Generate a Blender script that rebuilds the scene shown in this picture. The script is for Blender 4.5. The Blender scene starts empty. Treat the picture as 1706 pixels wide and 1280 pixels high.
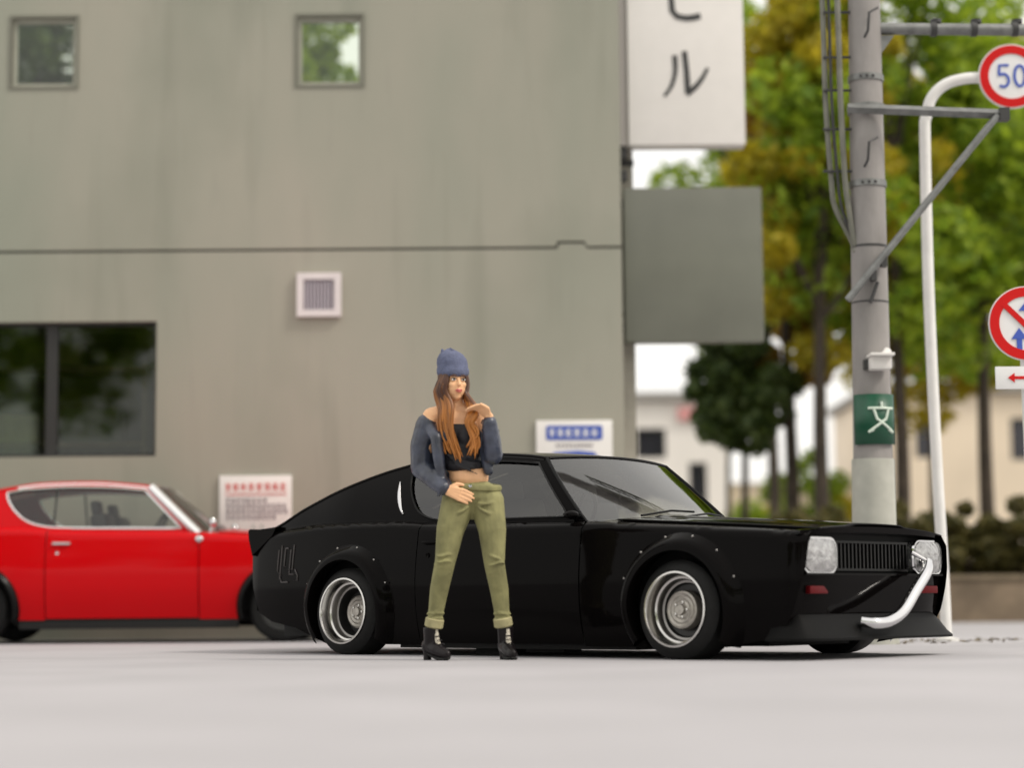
import bpy, bmesh, math, random
import numpy as np
from mathutils import Vector, Matrix
from mathutils.geometry import delaunay_2d_cdt
R = math.radians
random.seed(7); rng = np.random.default_rng(7)
scene = bpy.context.scene
COL = scene.collection

# ------------------------------------------------------------------ camera
CAM_H, CAM_P, CAM_R, CAM_F = 0.3165, R(6.117), R(0.48), 3400.0     # height, pitch up, roll, focal length in photo pixels
cam = bpy.data.cameras.new('camera'); camo = bpy.data.objects.new('camera', cam); COL.objects.link(camo)
cam.sensor_width = 36; cam.lens = 36*CAM_F/1706; cam.clip_start = .05; cam.clip_end = 2000
FW = Vector((0, math.cos(CAM_P), math.sin(CAM_P))); U0 = Vector((0, -math.sin(CAM_P), math.cos(CAM_P))); R0 = Vector((1, 0, 0))
RT = R0*math.cos(CAM_R)-U0*math.sin(CAM_R); UP = R0*math.sin(CAM_R)+U0*math.cos(CAM_R)
camo.matrix_world = Matrix(((RT.x, UP.x, -FW.x, 0), (RT.y, UP.y, -FW.y, 0), (RT.z, UP.z, -FW.z, CAM_H), (0, 0, 0, 1)))
cam.dof.use_dof = True; cam.dof.focus_distance = 12.3; cam.dof.aperture_fstop = .76
scene.camera = camo
def at(px, py, Y):
    """photo pixel -> point on the upright plane at distance Y"""
    d = RT*((px-853)/CAM_F)+UP*((640-py)/CAM_F)+FW
    return Vector((0, 0, CAM_H))+d*(Y/d.y)

# ------------------------------------------------------------------ world, sun, exposure
SUN_EL, SUN_AZ = R(48), R(66)        # azimuth of the sun measured from the -Y axis (behind the camera) towards +X
world = bpy.data.worlds.new('World'); scene.world = world; world.use_nodes = True
nt = world.node_tree; bg = nt.nodes['Background']
sky = nt.nodes.new('ShaderNodeTexSky'); sky.sky_type = 'NISHITA'; sky.sun_disc = False
sky.sun_elevation = SUN_EL; sky.sun_rotation = math.pi-SUN_AZ; sky.dust_density = 6; sky.air_density = .8; sky.ozone_density = .6
# bright overcast: a white cloud deck over the clear sky, thinner here and there
cn = nt.nodes.new('ShaderNodeTexNoise'); cn.inputs['Scale'].default_value = 2.2; cn.inputs['Detail'].default_value = 5
ctc = nt.nodes.new('ShaderNodeTexCoord'); nt.links.new(ctc.outputs['Generated'], cn.inputs['Vector'])
crg = nt.nodes.new('ShaderNodeMapRange'); crg.inputs['From Min'].default_value = .3; crg.inputs['From Max'].default_value = .6; crg.inputs['To Min'].default_value = .72; crg.inputs['To Max'].default_value = .96
cmx = nt.nodes.new('ShaderNodeMix'); cmx.data_type = 'RGBA'; cmx.inputs['B'].default_value = (7.6, 7.35, 6.9, 1)
nt.links.new(cn.outputs['Fac'], crg.inputs['Value']); nt.links.new(crg.outputs[0], cmx.inputs['Factor']); nt.links.new(sky.outputs[0], cmx.inputs['A'])
nt.links.new(cmx.outputs['Result'], bg.inputs[0]); bg.inputs[1].default_value = .15
sl = bpy.data.lights.new('sun', 'SUN'); so = bpy.data.objects.new('sun', sl); COL.objects.link(so)
sl.energy = 1.5; sl.angle = R(10); sl.color = (1, .93, .83)
sd = Vector((math.sin(SUN_AZ)*math.cos(SUN_EL), -math.cos(SUN_AZ)*math.cos(SUN_EL), math.sin(SUN_EL)))
so.rotation_euler = sd.to_track_quat('Z', 'Y').to_euler(); so.location = (0, 0, 30)
vs = scene.view_settings; vs.view_transform = 'Standard'; vs.look = 'None'; vs.gamma = 1; vs.exposure = 0.26; vs.use_curve_mapping = False

# ------------------------------------------------------------------ materials
MATS = {}
def mat(name, col, rough=.6, metal=0, spec=.5, var=0, scale=6, bump=0, bscale=60, coat=0, stretch=(1, 1, 1), col2=None):
    if name in MATS: return MATS[name]
    m = bpy.data.materials.new(name); m.use_nodes = True; t = m.node_tree; b = t.nodes['Principled BSDF']
    b.inputs['Base Color'].default_value = (*col, 1); b.inputs['Roughness'].default_value = rough
    b.inputs['Metallic'].default_value = metal; b.inputs['Specular IOR Level'].default_value = spec
    b.inputs['Coat Weight'].default_value = coat
    tc = t.nodes.new('ShaderNodeTexCoord'); mp = t.nodes.new('ShaderNodeMapping'); mp.inputs['Scale'].default_value = stretch
    t.links.new(tc.outputs['Object'], mp.inputs['Vector'])
    if var or col2:
        n = t.nodes.new('ShaderNodeTexNoise'); n.inputs['Scale'].default_value = scale; n.inputs['Detail'].default_value = 5
        t.links.new(mp.outputs[0], n.inputs['Vector'])
        mx = t.nodes.new('ShaderNodeMix'); mx.data_type = 'RGBA'
        c2 = col2 or tuple(c*(1-var) for c in col); c1 = col if col2 else tuple(min(1, c*(1+var)) for c in col)
        mx.inputs['A'].default_value = (*c1, 1); mx.inputs['B'].default_value = (*c2, 1)
        rp = t.nodes.new('ShaderNodeMapRange'); rp.inputs['From Min'].default_value = .32; rp.inputs['From Max'].default_value = .68
        t.links.new(n.outputs['Fac'], rp.inputs['Value']); t.links.new(rp.outputs[0], mx.inputs['Factor'])
        t.links.new(mx.outputs['Result'], b.inputs['Base Color'])
    if bump:
        n2 = t.nodes.new('ShaderNodeTexNoise'); n2.inputs['Scale'].default_value = bscale; n2.inputs['Detail'].default_value = 4
        t.links.new(mp.outputs[0], n2.inputs['Vector'])
        bp = t.nodes.new('ShaderNodeBump'); bp.inputs['Strength'].default_value = bump; bp.inputs['Distance'].default_value = .01
        t.links.new(n2.outputs['Fac'], bp.inputs['Height']); t.links.new(bp.outputs[0], b.inputs['Normal'])
    MATS[name] = m; return m
def glass(name, tint=(1, 1, 1), refl=.06):
    m = bpy.data.materials.new(name); m.use_nodes = True; t = m.node_tree; t.nodes.clear()
    o = t.nodes.new('ShaderNodeOutputMaterial'); mix = t.nodes.new('ShaderNodeMixShader')
    tr = t.nodes.new('ShaderNodeBsdfTransparent'); tr.inputs[0].default_value = (*tint, 1)
    gl = t.nodes.new('ShaderNodeBsdfGlossy'); gl.inputs['Roughness'].default_value = .02
    fr = t.nodes.new('ShaderNodeFresnel'); fr.inputs[0].default_value = 1.5
    mt = t.nodes.new('ShaderNodeMath'); mt.operation = 'MULTIPLY_ADD'; mt.inputs[1].default_value = 1.0; mt.inputs[2].default_value = refl-.04; mt.use_clamp = True
    t.links.new(fr.outputs[0], mt.inputs[0]); t.links.new(mt.outputs[0], mix.inputs[0])
    t.links.new(tr.outputs[0], mix.inputs[1]); t.links.new(gl.outputs[0], mix.inputs[2]); t.links.new(mix.outputs[0], o.inputs[0])
    MATS[name] = m; return m
def leafmat(name, c1, c2, trans=.45):
    m = bpy.data.materials.new(name); m.use_nodes = True; t = m.node_tree; b = t.nodes['Principled BSDF']; o = t.nodes['Material Output']
    g = t.nodes.new('ShaderNodeNewGeometry'); mx = t.nodes.new('ShaderNodeMix'); mx.data_type = 'RGBA'
    mx.inputs['A'].default_value = (*c1, 1); mx.inputs['B'].default_value = (*c2, 1)
    t.links.new(g.outputs['Random Per Island'], mx.inputs['Factor']); t.links.new(mx.outputs['Result'], b.inputs['Base Color'])
    b.inputs['Roughness'].default_value = .55
    tl = t.nodes.new('ShaderNodeBsdfTranslucent'); t.links.new(mx.outputs['Result'], tl.inputs[0])
    ms = t.nodes.new('ShaderNodeMixShader'); ms.inputs[0].default_value = trans
    t.links.new(b.outputs[0], ms.inputs[1]); t.links.new(tl.outputs[0], ms.inputs[2]); t.links.new(ms.outputs[0], o.inputs[0])
    MATS[name] = m; return m

# ------------------------------------------------------------------ mesh helpers
def nrm(v): v = np.asarray(v, float); return v/max(np.linalg.norm(v), 1e-12)
class MB:
    def __init__(s): s.v = []; s.f = []
    def add(s, vs, fs):
        o = len(s.v); s.v += [tuple(map(float, p)) for p in vs]; s.f += [tuple(i+o for i in f) for f in fs]; return s
    def box(s, c, d, rot=None, bev=0):
        bm = bmesh.new(); bmesh.ops.create_cube(bm, size=1)
        for v in bm.verts: v.co = Vector((v.co.x*d[0], v.co.y*d[1], v.co.z*d[2]))
        if bev: bmesh.ops.bevel(bm, geom=bm.edges[:], offset=bev, segments=2, affect='EDGES', profile=.6)
        if rot is not None: bmesh.ops.rotate(bm, verts=bm.verts[:], cent=(0, 0, 0), matrix=rot)
        bm.verts.index_update()
        s.add([v.co+Vector(c) for v in bm.verts], [[v.index for v in f.verts] for f in bm.faces]); bm.free(); return s
    def tube(s, pts, rad, n=10, cap=True, flat=None):
        """swept tube; rad number or list; flat=(axis vector, factor) squashes the section along an axis"""
        P = [np.array(p, float) for p in pts]; m = len(P)
        rs = [rad]*m if np.isscalar(rad) else list(rad)
        T = [nrm(P[min(i+1, m-1)]-P[max(i-1, 0)]) for i in range(m)]
        a = np.array([0, 0, 1.]) if abs(T[0][2]) < .9 else np.array([1., 0, 0])
        nn = nrm(np.cross(T[0], a)); vs = []; fs = []
        for i in range(m):
            nn = nrm(nn-T[i]*np.dot(nn, T[i])); bb = np.cross(T[i], nn)
            for k in range(n):
                q = 2*math.pi*k/n; d = (nn*math.cos(q)+bb*math.sin(q))*rs[i]
                if flat: ax = nrm(flat[0]); d = d-ax*np.dot(d, ax)*(1-flat[1])
                vs.append(P[i]+d)
        for i in range(m-1):
            for k in range(n): fs.append((i*n+k, i*n+(k+1) % n, (i+1)*n+(k+1) % n, (i+1)*n+k))
        if cap: fs.append(tuple(range(n))[::-1]); fs.append(tuple(range((m-1)*n, m*n)))
        return s.add(vs, fs)
    def ell(s, c, r, n=12, rot=None):
        vs = []; fs = []; k = n//2
        for i in range(k+1):
            th = math.pi*i/k
            for j in range(n):
                ph = 2*math.pi*j/n
                p = Vector((r[0]*math.sin(th)*math.cos(ph), r[1]*math.sin(th)*math.sin(ph), r[2]*math.cos(th)))
                if rot is not None: p = rot @ p
                vs.append(p+Vector(c))
        for i in range(k):
            for j in range(n): fs.append((i*n+j, (i+1)*n+j, (i+1)*n+(j+1) % n, i*n+(j+1) % n))
        return s.add(vs, fs)
    def cap(s, a, b, ra, rb, n=12):
        """tapered capsule"""
        a = np.array(a, float); b = np.array(b, float); d = nrm(b-a)
        pts = []; rs = []
        for q in (80, 55, 28): pts.append(a-d*ra*math.sin(R(q))); rs.append(ra*math.cos(R(q)))
        pts += [a, b]; rs += [ra, rb]
        for q in (28, 55, 80): pts.append(b+d*rb*math.sin(R(q))); rs.append(rb*math.cos(R(q)))
        return s.tube(pts, rs, n)
    def lathe(s, prof, axis='y', n=40, c=(0, 0, 0)):
        """prof: (axial, radius) pairs"""
        vs = []; fs = []; m = len(prof)
        for a, r in prof:
            for k in range(n):
                q = 2*math.pi*k/n; x, z = r*math.cos(q), r*math.sin(q)
                p = (x, a, z) if axis == 'y' else ((a, x, z) if axis == 'x' else (x, z, a))
                vs.append((p[0]+c[0], p[1]+c[1], p[2]+c[2]))
        for i in range(m-1):
            for k in range(n): fs.append((i*n+k, i*n+(k+1) % n, (i+1)*n+(k+1) % n, (i+1)*n+k))
        return s.add(vs, fs)
    def grid(s, P):
        """P: array rows x cols x 3"""
        a, b, _ = P.shape; vs = P.reshape(-1, 3)
        return s.add(vs, [(i*b+j, i*b+j+1, (i+1)*b+j+1, (i+1)*b+j) for i in range(a-1) for j in range(b-1)])
    def prism(s, pts, y0, y1):
        """2D (x, z) polygon pushed from y0 to y1"""
        n = len(pts); o = [(p[0], y0, p[1]) for p in pts]+[(p[0], y1, p[1]) for p in pts]
        return s.add(o, [tuple(range(n)), tuple(range(2*n-1, n-1, -1))]+[(i, i+n, (i+1) % n+n, (i+1) % n) for i in range(n)])
    def build(s, name, m, parent=None, smooth=True, angle=35, loc=None, solid=0, fix=True):
        me = bpy.data.meshes.new(name); me.from_pydata(s.v, [], s.f)
        if fix:
            bm = bmesh.new(); bm.from_mesh(me); bmesh.ops.recalc_face_normals(bm, faces=bm.faces[:]); bm.to_mesh(me); bm.free()
        if smooth:
            me.shade_smooth(); 
            if angle: me.set_sharp_from_angle(angle=R(angle))
        me.materials.append(m)
        o = bpy.data.objects.new(name, me); COL.objects.link(o)
        if parent: o.parent = parent
        if loc is not None: o.location = loc
        if solid:
            md = o.modifiers.new('thickness', 'SOLIDIFY'); md.thickness = solid; md.offset = 0
        return o
def tag(o, label=None, cat=None, group=None, kind=None):
    if label: o['label'] = label
    if cat: o['category'] = cat
    if group: o['group'] = group
    if kind: o['kind'] = kind
    return o
def thing(name, label, cat, loc=(0, 0, 0), rz=0, group=None):
    o = bpy.data.objects.new(name, None); COL.objects.link(o); o.location = loc; o.rotation_euler = (0, 0, rz); o.empty_display_size = .2
    return tag(o, label, cat, group)
def copy_tree(o, parent=None):
    c = o.copy(); COL.objects.link(c); c.parent = parent
    for ch in o.children: copy_tree(ch, c)
    return c
def curve(keys):
    """smooth interpolation through (x, y) keys"""
    k = sorted(keys); X = np.array([a for a, _ in k], float); Y = np.array([b for _, b in k], float)
    d = np.diff(Y)/np.diff(X); m = np.zeros_like(Y); m[0] = d[0]; m[-1] = d[-1]
    for i in range(1, len(X)-1): m[i] = 0 if d[i-1]*d[i] <= 0 else 2*d[i-1]*d[i]/(d[i-1]+d[i])
    def f(x):
        x = np.clip(np.asarray(x, float), X[0], X[-1]); i = np.clip(np.searchsorted(X, x)-1, 0, len(X)-2)
        h = X[i+1]-X[i]; t = (x-X[i])/h
        return (2*t**3-3*t**2+1)*Y[i]+(t**3-2*t**2+t)*h*m[i]+(-2*t**3+3*t**2)*Y[i+1]+(t**3-t**2)*h*m[i+1]
    return f
def spline(pts, n=8, closed=False):
    P = [np.array(p, float) for p in pts]; m = len(P); out = []
    for i in range(m if closed else m-1):
        g = (lambda j: P[j % m]) if closed else (lambda j: P[max(0, min(m-1, j))])
        a, b, c, d = g(i-1), g(i), g(i+1), g(i+2)
        for k in range(n):
            t = k/n; out.append(.5*((2*b)+(-a+c)*t+(2*a-5*b+4*c-d)*t*t+(-a+3*b-3*c+d)*t**3))
    if not closed: out.append(P[-1])
    return out
def inside(pt, poly):
    x, y = pt[:, 0], pt[:, 1]; r = np.zeros(len(pt), bool); n = len(poly)
    for i in range(n):
        x0, y0 = poly[i]; x1, y1 = poly[(i+1) % n]
        if y0 == y1: continue
        c = ((y0 > y) != (y1 > y)) & (x < (x1-x0)*(y-y0)/(y1-y0)+x0); r ^= c
    return r
def dens(poly, sp):
    out = []; n = len(poly)
    for i in range(n):
        a = np.array(poly[i], float); b = np.array(poly[(i+1) % n], float); k = max(1, int(np.linalg.norm(b-a)/sp))
        out += [a+(b-a)*j/k for j in range(k)]
    return np.array(out)
def cdt(outline, holes=(), sp=.05, steiner=True):
    loops = [dens(outline, sp)]+[dens(h, sp) for h in holes]
    V = []; E = []
    for L in loops:
        o = len(V); V += list(L); E += [(o+i, o+(i+1) % len(L)) for i in range(len(L))]
    B = np.array(V)
    if steiner:
        lo, hi = loops[0].min(0), loops[0].max(0)
        gx, gy = np.meshgrid(np.arange(lo[0]+sp*.5, hi[0], sp), np.arange(lo[1]+sp*.5, hi[1], sp)); g = np.stack([gx.ravel(), gy.ravel()], 1)
        k = inside(g, loops[0])
        for h in loops[1:]: k &= ~inside(g, h)
        g = g[k]
        if len(g):
            dd = np.min(((g[:, None, :]-B[None])**2).sum(2), 1); V += list(g[dd > (.45*sp)**2])
    r = delaunay_2d_cdt([Vector(p) for p in V], E, [], 0, 1e-6)
    P = np.array([tuple(p) for p in r[0]]); F = np.array([f for f in r[2] if len(f) == 3]); c = P[F].mean(1)
    k = inside(c, loops[0])
    for h in loops[1:]: k &= ~inside(c, h)
    return P, F[k]
def panel(name, m, parent, mapf, outline, holes=(), sp=.04, out=(0, 0, 1), solid=0, steiner=True):
    """flat (a, b) outline with holes, meshed and mapped on a curved sheet with exact normals; out = the side that faces outwards"""
    P, F = cdt(outline, holes, sp, steiner); Q = mapf(P[:, 0], P[:, 1]); e = 1e-4
    N = np.cross(mapf(P[:, 0]+e, P[:, 1])-mapf(P[:, 0]-e, P[:, 1]), mapf(P[:, 0], P[:, 1]+e)-mapf(P[:, 0], P[:, 1]-e))
    N /= np.maximum(np.linalg.norm(N, axis=1, keepdims=True), 1e-12)
    if (N @ np.array(out, float)).mean() < 0: N = -N
    fn = np.cross(Q[F[:, 1]]-Q[F[:, 0]], Q[F[:, 2]]-Q[F[:, 0]])
    fl = (fn*N[F].mean(1)).sum(1) < 0; F[fl] = F[fl][:, ::-1]
    me = bpy.data.meshes.new(name); me.from_pydata([tuple(p) for p in Q], [], [tuple(map(int, f)) for f in F]); me.shade_smooth()
    if not solid: me.normals_split_custom_set_from_vertices([tuple(n) for n in N])
    me.materials.append(m); o = bpy.data.objects.new(name, me); COL.objects.link(o); o.parent = parent
    if solid:
        md = o.modifiers.new('thickness', 'SOLIDIFY'); md.thickness = solid; md.offset = -1
    return o
def wallpanel(name, m, parent, outline, holes, y0, y1, sp=5):
    """(x, z) polygon with holes as a slab between y0 (front) and y1"""
    P, F = cdt(outline, holes, sp, False); n = len(P)
    V = [(p[0], y0, p[1]) for p in P]+[(p[0], y1, p[1]) for p in P]; fs = [tuple(map(int, f)) for f in F]+[tuple(int(i)+n for i in f[::-1]) for f in F]
    cnt = {}
    for f in F:
        for a, b in ((f[0], f[1]), (f[1], f[2]), (f[2], f[0])): cnt.setdefault((min(a, b), max(a, b)), []).append((a, b))
    for k, l in cnt.items():
        if len(l) == 1: a, b = map(int, l[0]); fs.append((b, a, a+n, b+n))
    return MB().add(V, fs).build(name, m, parent, smooth=False)
def rrect(cx, cz, w, h, r, n=5):
    o = []
    for sx, sz, a0 in ((1, 1, 0), (-1, 1, 90), (-1, -1, 180), (1, -1, 270)):
        for k in range(n+1):
            a = R(a0+90*k/n); o.append((cx+sx*(w/2-r)+r*math.cos(a), cz+sz*(h/2-r)+r*math.sin(a)))
    return o

M_GROUND = mat('pale_ground', (.365, .355, .372), .75, var=.07, scale=.9, bump=.05, bscale=40)
M_WALL = mat('grey_green_render', (.36, .335, .278), .8, scale=.55, col2=(.262, .276, .222), stretch=(1, 1, .35), bump=.12, bscale=35)
wt_ = M_WALL.node_tree; wb = wt_.nodes['Principled BSDF']; src = wb.inputs['Base Color'].links[0].from_socket
wc = wt_.nodes.new('ShaderNodeTexCoord'); prev = src
for sc_, st, lo_, hi_, c_, am in ((2.6, (1, 1, .10), .56, .78, (.15, .165, .128), .40), (.38, (1, 1, .8), .52, .70, (.19, .20, .155), .50), (9, (1, 1, .12), .60, .78, (.20, .20, .17), .18)):     # rain streaks and grimy patches
    wm = wt_.nodes.new('ShaderNodeMapping'); wm.inputs['Scale'].default_value = st; wm.inputs['Location'].default_value = (sc_*3.1, 0, sc_); wt_.links.new(wc.outputs['Object'], wm.inputs['Vector'])
    wn = wt_.nodes.new('ShaderNodeTexNoise'); wn.inputs['Scale'].default_value = sc_; wn.inputs['Detail'].default_value = 4; wt_.links.new(wm.outputs[0], wn.inputs['Vector'])
    wr = wt_.nodes.new('ShaderNodeMapRange'); wr.inputs['From Min'].default_value = lo_; wr.inputs['From Max'].default_value = hi_; wr.inputs['To Max'].default_value = am; wt_.links.new(wn.outputs['Fac'], wr.inputs['Value'])
    wx_ = wt_.nodes.new('ShaderNodeMix'); wx_.data_type = 'RGBA'; wx_.inputs['B'].default_value = (*c_, 1); wt_.links.new(wr.outputs[0], wx_.inputs['Factor']); wt_.links.new(prev, wx_.inputs['A']); prev = wx_.outputs['Result']
wt_.links.new(prev, wb.inputs['Base Color'])
M_PANEL = mat('grey_sign_panel', (.15, .155, .125), .32, var=.08, scale=2)
M_WHITE = mat('white_paint', (.78, .76, .73), .45, var=.03)
M_OFFW = mat('off_white', (.70, .64, .64), .5, var=.04)
M_INK = mat('black_ink', (.03, .03, .03), .5)
M_GREYINK = mat('grey_ink', (.16, .13, .16), .6)
M_REDINK = mat('red_ink', (.62, .06, .05), .5)
M_BLUEINK = mat('blue_ink', (.05, .10, .42), .5)
M_DARK = mat('dark_frame', (.02, .02, .019), .45)
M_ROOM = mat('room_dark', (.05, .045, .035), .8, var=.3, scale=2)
M_SLAT = mat('vent_slat', (.40, .36, .40), .5)
M_CONC = mat('pole_concrete', (.27, .255, .245), .8, var=.16, scale=5, bump=.2, bscale=50, stretch=(1, 1, .4))
M_CONC2 = mat('pole_sleeve_grey', (.42, .42, .37), .6, var=.08, scale=9)
M_STEEL = mat('galvanised_steel', (.20, .205, .20), .5, .6, var=.2, scale=14)
M_DSTEEL = mat('dark_steel', (.05, .05, .05), .5, .3)
M_CABLE = mat('grey_conduit', (.16, .16, .13), .6, var=.2)
M_SGREEN = mat('school_green', (.006, .075, .038), .4, var=.1)
M_SRED = mat('sign_red', (.58, .010, .010), .4, spec=.2)
M_SBLUE = mat('sign_blue', (.05, .10, .45), .35)
M_SWHITE = mat('sign_white', (.78, .78, .78), .3)
M_POST = mat('white_post', (.74, .73, .71), .35, var=.05)
G_PANE = glass('window_glass', (.86, .9, .84), .045)
G_CAR = glass('car_glass', (.80, .83, .80), .07)
G_WIND = glass('windscreen_glass', (.80, .83, .80), .13)
G_TINT = glass('tinted_car_glass', (.50, .50, .46), .09)
GLASSES = (G_PANE, G_CAR, G_TINT)
M_BLACK = mat('gloss_black_paint', (.003, .0025, .0025), .07, spec=.05, coat=.0)
M_RED = mat('red_paint', (.50, .002, .005), .08, spec=.14)
M_CHROME = mat('chrome', (.66, .66, .67), .06, 1)
M_RIM = mat('polished_rim', (.58, .57, .55), .18, 1)
M_BRUSH = mat('brushed_rim', (.30, .29, .28), .38, 1)
M_HUB = mat('hub_metal', (.36, .34, .31), .42, .9, var=.15, scale=40)
M_TYRE = mat('tyre_rubber', (.008, .008, .008), .6, spec=.2, var=.2, scale=30)
M_TRIM = mat('black_trim', (.005, .005, .005), .25, spec=.14)
M_UNDER = mat('underbody', (.006, .006, .006), .8)
M_SEAT = mat('seat_vinyl', (.022, .022, .022), .5)
M_LENS = mat('headlight_lens', (.42, .42, .42), .16, .75, bump=.9, bscale=34, var=.25, scale=26)
M_MARK = mat('red_marker', (.09, .003, .005), .4, spec=.1)
M_LAMP = mat('tail_lamp', (.35, .01, .01), .2)
M_DECAL = mat('decal_grey', (.05, .043, .043), .5)

# ------------------------------------------------------------------ the setting
def sheet(name, x0, x1, y0, y1, z, m, n=1):
    b = MB(); g = np.array([[(x, y, z) for x in np.linspace(x0, x1, n+1)] for y in np.linspace(y0, y1, n+1)]); b.grid(g)
    o = b.build(name, m, smooth=False); return tag(o, kind='structure')
ground = sheet('ground', -900, 900, -900, 1400, 0, M_GROUND)
M_SOIL = mat('bare_soil', (.115, .085, .058), .95, var=.3, scale=1.2, bump=.4, bscale=8)
bank = MB()
gx = np.linspace(2.2, 40, 40); gy = np.linspace(0, 1, 10)
bank.grid(np.array([[(x, 27.5+t*45, .05+.95*t**.6*(1+.15*math.sin(x*1.3+t*4))-.08*(t == 0)) for x in gx] for t in gy]))
tag(bank.build('planting_bed', M_SOIL), kind='structure')

# ------------------------------------------------------------------ building
YW = 19.3
def wx(px, py=640): return at(px, py, YW).x
def wz(px, py): return at(px, py, YW).z
bld = thing('grey_building', 'grey rendered building with small square windows behind the red and black cars', 'building', (0, YW, 0))
XR = at(1037, 500, YW).x; XL = -9.0; ZJ = at(500, 416, YW).z; TOP = 8.2
def hole(px0, px1, py0, py1): 
    a = at(px0, (py0+py1)/2, YW); b = at(px1, (py0+py1)/2, YW); c = at((px0+px1)/2, py0, YW); d = at((px0+px1)/2, py1, YW)
    return a.x, b.x, d.z, c.z
W1 = hole(20, 127, 30, 144); W2 = hole(496, 603, 27, 141); W3 = hole(-170, 260, 537, 762)
def rc(w): return [(w[0], w[2]), (w[1], w[2]), (w[1], w[3]), (w[0], w[3])]
nx0, nx1 = at(928, 405, YW).x, at(975, 405, YW).x
g = .012
low = [(XL, 0), (XR, 0), (XR, ZJ-g), (nx1+.02, ZJ-g), (nx1-.02, ZJ-g+.05), (nx0+.02, ZJ-g+.05), (nx0, ZJ-g), (XL, ZJ-g)]
upp = [(XL, ZJ+g), (nx0-.012, ZJ+g), (nx0+.006, ZJ+g+.05), (nx1-.006, ZJ+g+.05), (nx1+.012, ZJ+g), (XR, ZJ+g), (XR, TOP), (XL, TOP)]
wallpanel('wall', M_WALL, bld, low, [rc(W3)], 0, .25)
wallpanel('wall', M_WALL, bld, upp, [rc(W1), rc(W2)], 0, .25)
MB().box((XL/2+XR/2, .14, ZJ), (XR-XL-.02, .2, .3)).build('wall_joint', mat('joint_dark', (.05, .05, .045), .9), bld, smooth=False)
MB().box((XR-.125, 3.6, TOP/2), (.25, 6.7-.006, TOP-.004)).build('wall', M_WALL, bld, smooth=False)
MB().box((XL+.125, 3.6, TOP/2), (.25, 6.7-.006, TOP-.004)).build('wall', M_WALL, bld, smooth=False)
# downpipe and pilaster on the far end of the side wall
pil = MB().box((XR+.075, .55, 3.1), (.13, .3, 6.2)).build('downpipe_box', mat('pilaster', (.36, .34, .29), .8, var=.1), bld, smooth=False)
for z in (1.2, 3.1, 4.6): MB().box((XR+.075, .39, z), (.15, .03, .06)).build('pipe_clip', M_DSTEEL, bld, smooth=False)
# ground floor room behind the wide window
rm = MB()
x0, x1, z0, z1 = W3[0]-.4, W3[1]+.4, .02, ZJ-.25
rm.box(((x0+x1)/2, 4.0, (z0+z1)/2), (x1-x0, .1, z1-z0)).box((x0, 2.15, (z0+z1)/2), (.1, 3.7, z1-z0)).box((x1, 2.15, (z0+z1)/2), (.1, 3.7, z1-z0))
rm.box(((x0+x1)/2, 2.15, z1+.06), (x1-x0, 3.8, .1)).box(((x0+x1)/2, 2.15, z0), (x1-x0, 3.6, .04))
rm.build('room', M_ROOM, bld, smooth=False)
sh = thing('shelf_unit', 'dim shelf with boxes seen through the wide dark ground floor window', 'shelf', (W3[1]-1.35, YW+2.2, .05))
ms = mat('shelf_wood', (.16, .12, .06), .7, var=.2)
for z in (.5, 1.2, 1.95, 2.75): MB().box((0, 0, z), (1.8, .4, .04)).build('shelf_board', ms, sh, smooth=False)
for x in (-.88, .88): MB().box((x, 0, 1.4), (.05, .42, 2.8)).build('side_panel', ms, sh, smooth=False)
for i, (x, z, w, h, c) in enumerate(((-.5, 2.12, .5, .3, (.30, .26, .06)), (.3, 2.15, .6, .36, (.05, .07, .03)), (-.3, 1.42, .4, .4, (.2, .16, .04)), (.4, 1.4, .5, .34, (.25, .14, .05)), (-.1, 2.9, .6, .22, (.12, .12, .03)))):
    tag(MB().box((0, 0, 0), (w, .32, h), bev=.01).build('storage_box', mat('box%d' % i, c, .7, var=.2), loc=(W3[1]-1.35+x, YW+2.2, .05+z)),
        ['small mustard storage box on the upper shelf', 'wide dark green storage box on the upper shelf', 'square olive storage box on the middle shelf', 'brown storage box on the middle shelf', 'flat olive box on top of the shelf'][i]+' behind the wide window', 'box')
M_FRAME = mat('window_frame', (.36, .36, .29), .5, var=.06)
def window(w, fm, fw, depth, mull=None, reveal=None):
    cx, cz, ww, hh = (w[0]+w[1])/2, (w[2]+w[3])/2, w[1]-w[0], w[3]-w[2]
    o = wallpanel('window', fm, bld, rc((w[0]-.0, w[1]+.0, w[2]-.0, w[3]+.0)), [rc((w[0]+fw, w[1]-fw, w[2]+fw, w[3]-fw))], depth, depth+.06)
    if mull:
        for m in mull: MB().box((m, depth+.03, cz), (.11, .05, hh-2*fw)).build('mullion', fm, o, smooth=False)
        xs = [w[0]+fw]+list(mull)+[w[1]-fw]
    else: xs = [w[0]+fw, w[1]-fw]
    for a, b in zip(xs[:-1], xs[1:]):
        MB().box(((a+b)/2, depth+.035, cz), (b-a-.004, .008, hh-2*fw-.004)).build('pane', G_PANE, o, smooth=False)
    return o
for w in (W1, W2):
    wo = window(w, M_FRAME, .035, .03)
    wallpanel('surround', mat('surround_grey', (.17, .17, .135), .7), wo, rc((w[0]-.028, w[1]+.028, w[2]-.024, w[3]+.03)), [rc(w)], -.012, .03)
window(W3, M_DARK, .03, .09, [at(84, 650, YW).x-.01, at(-100, 650, YW).x])
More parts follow.
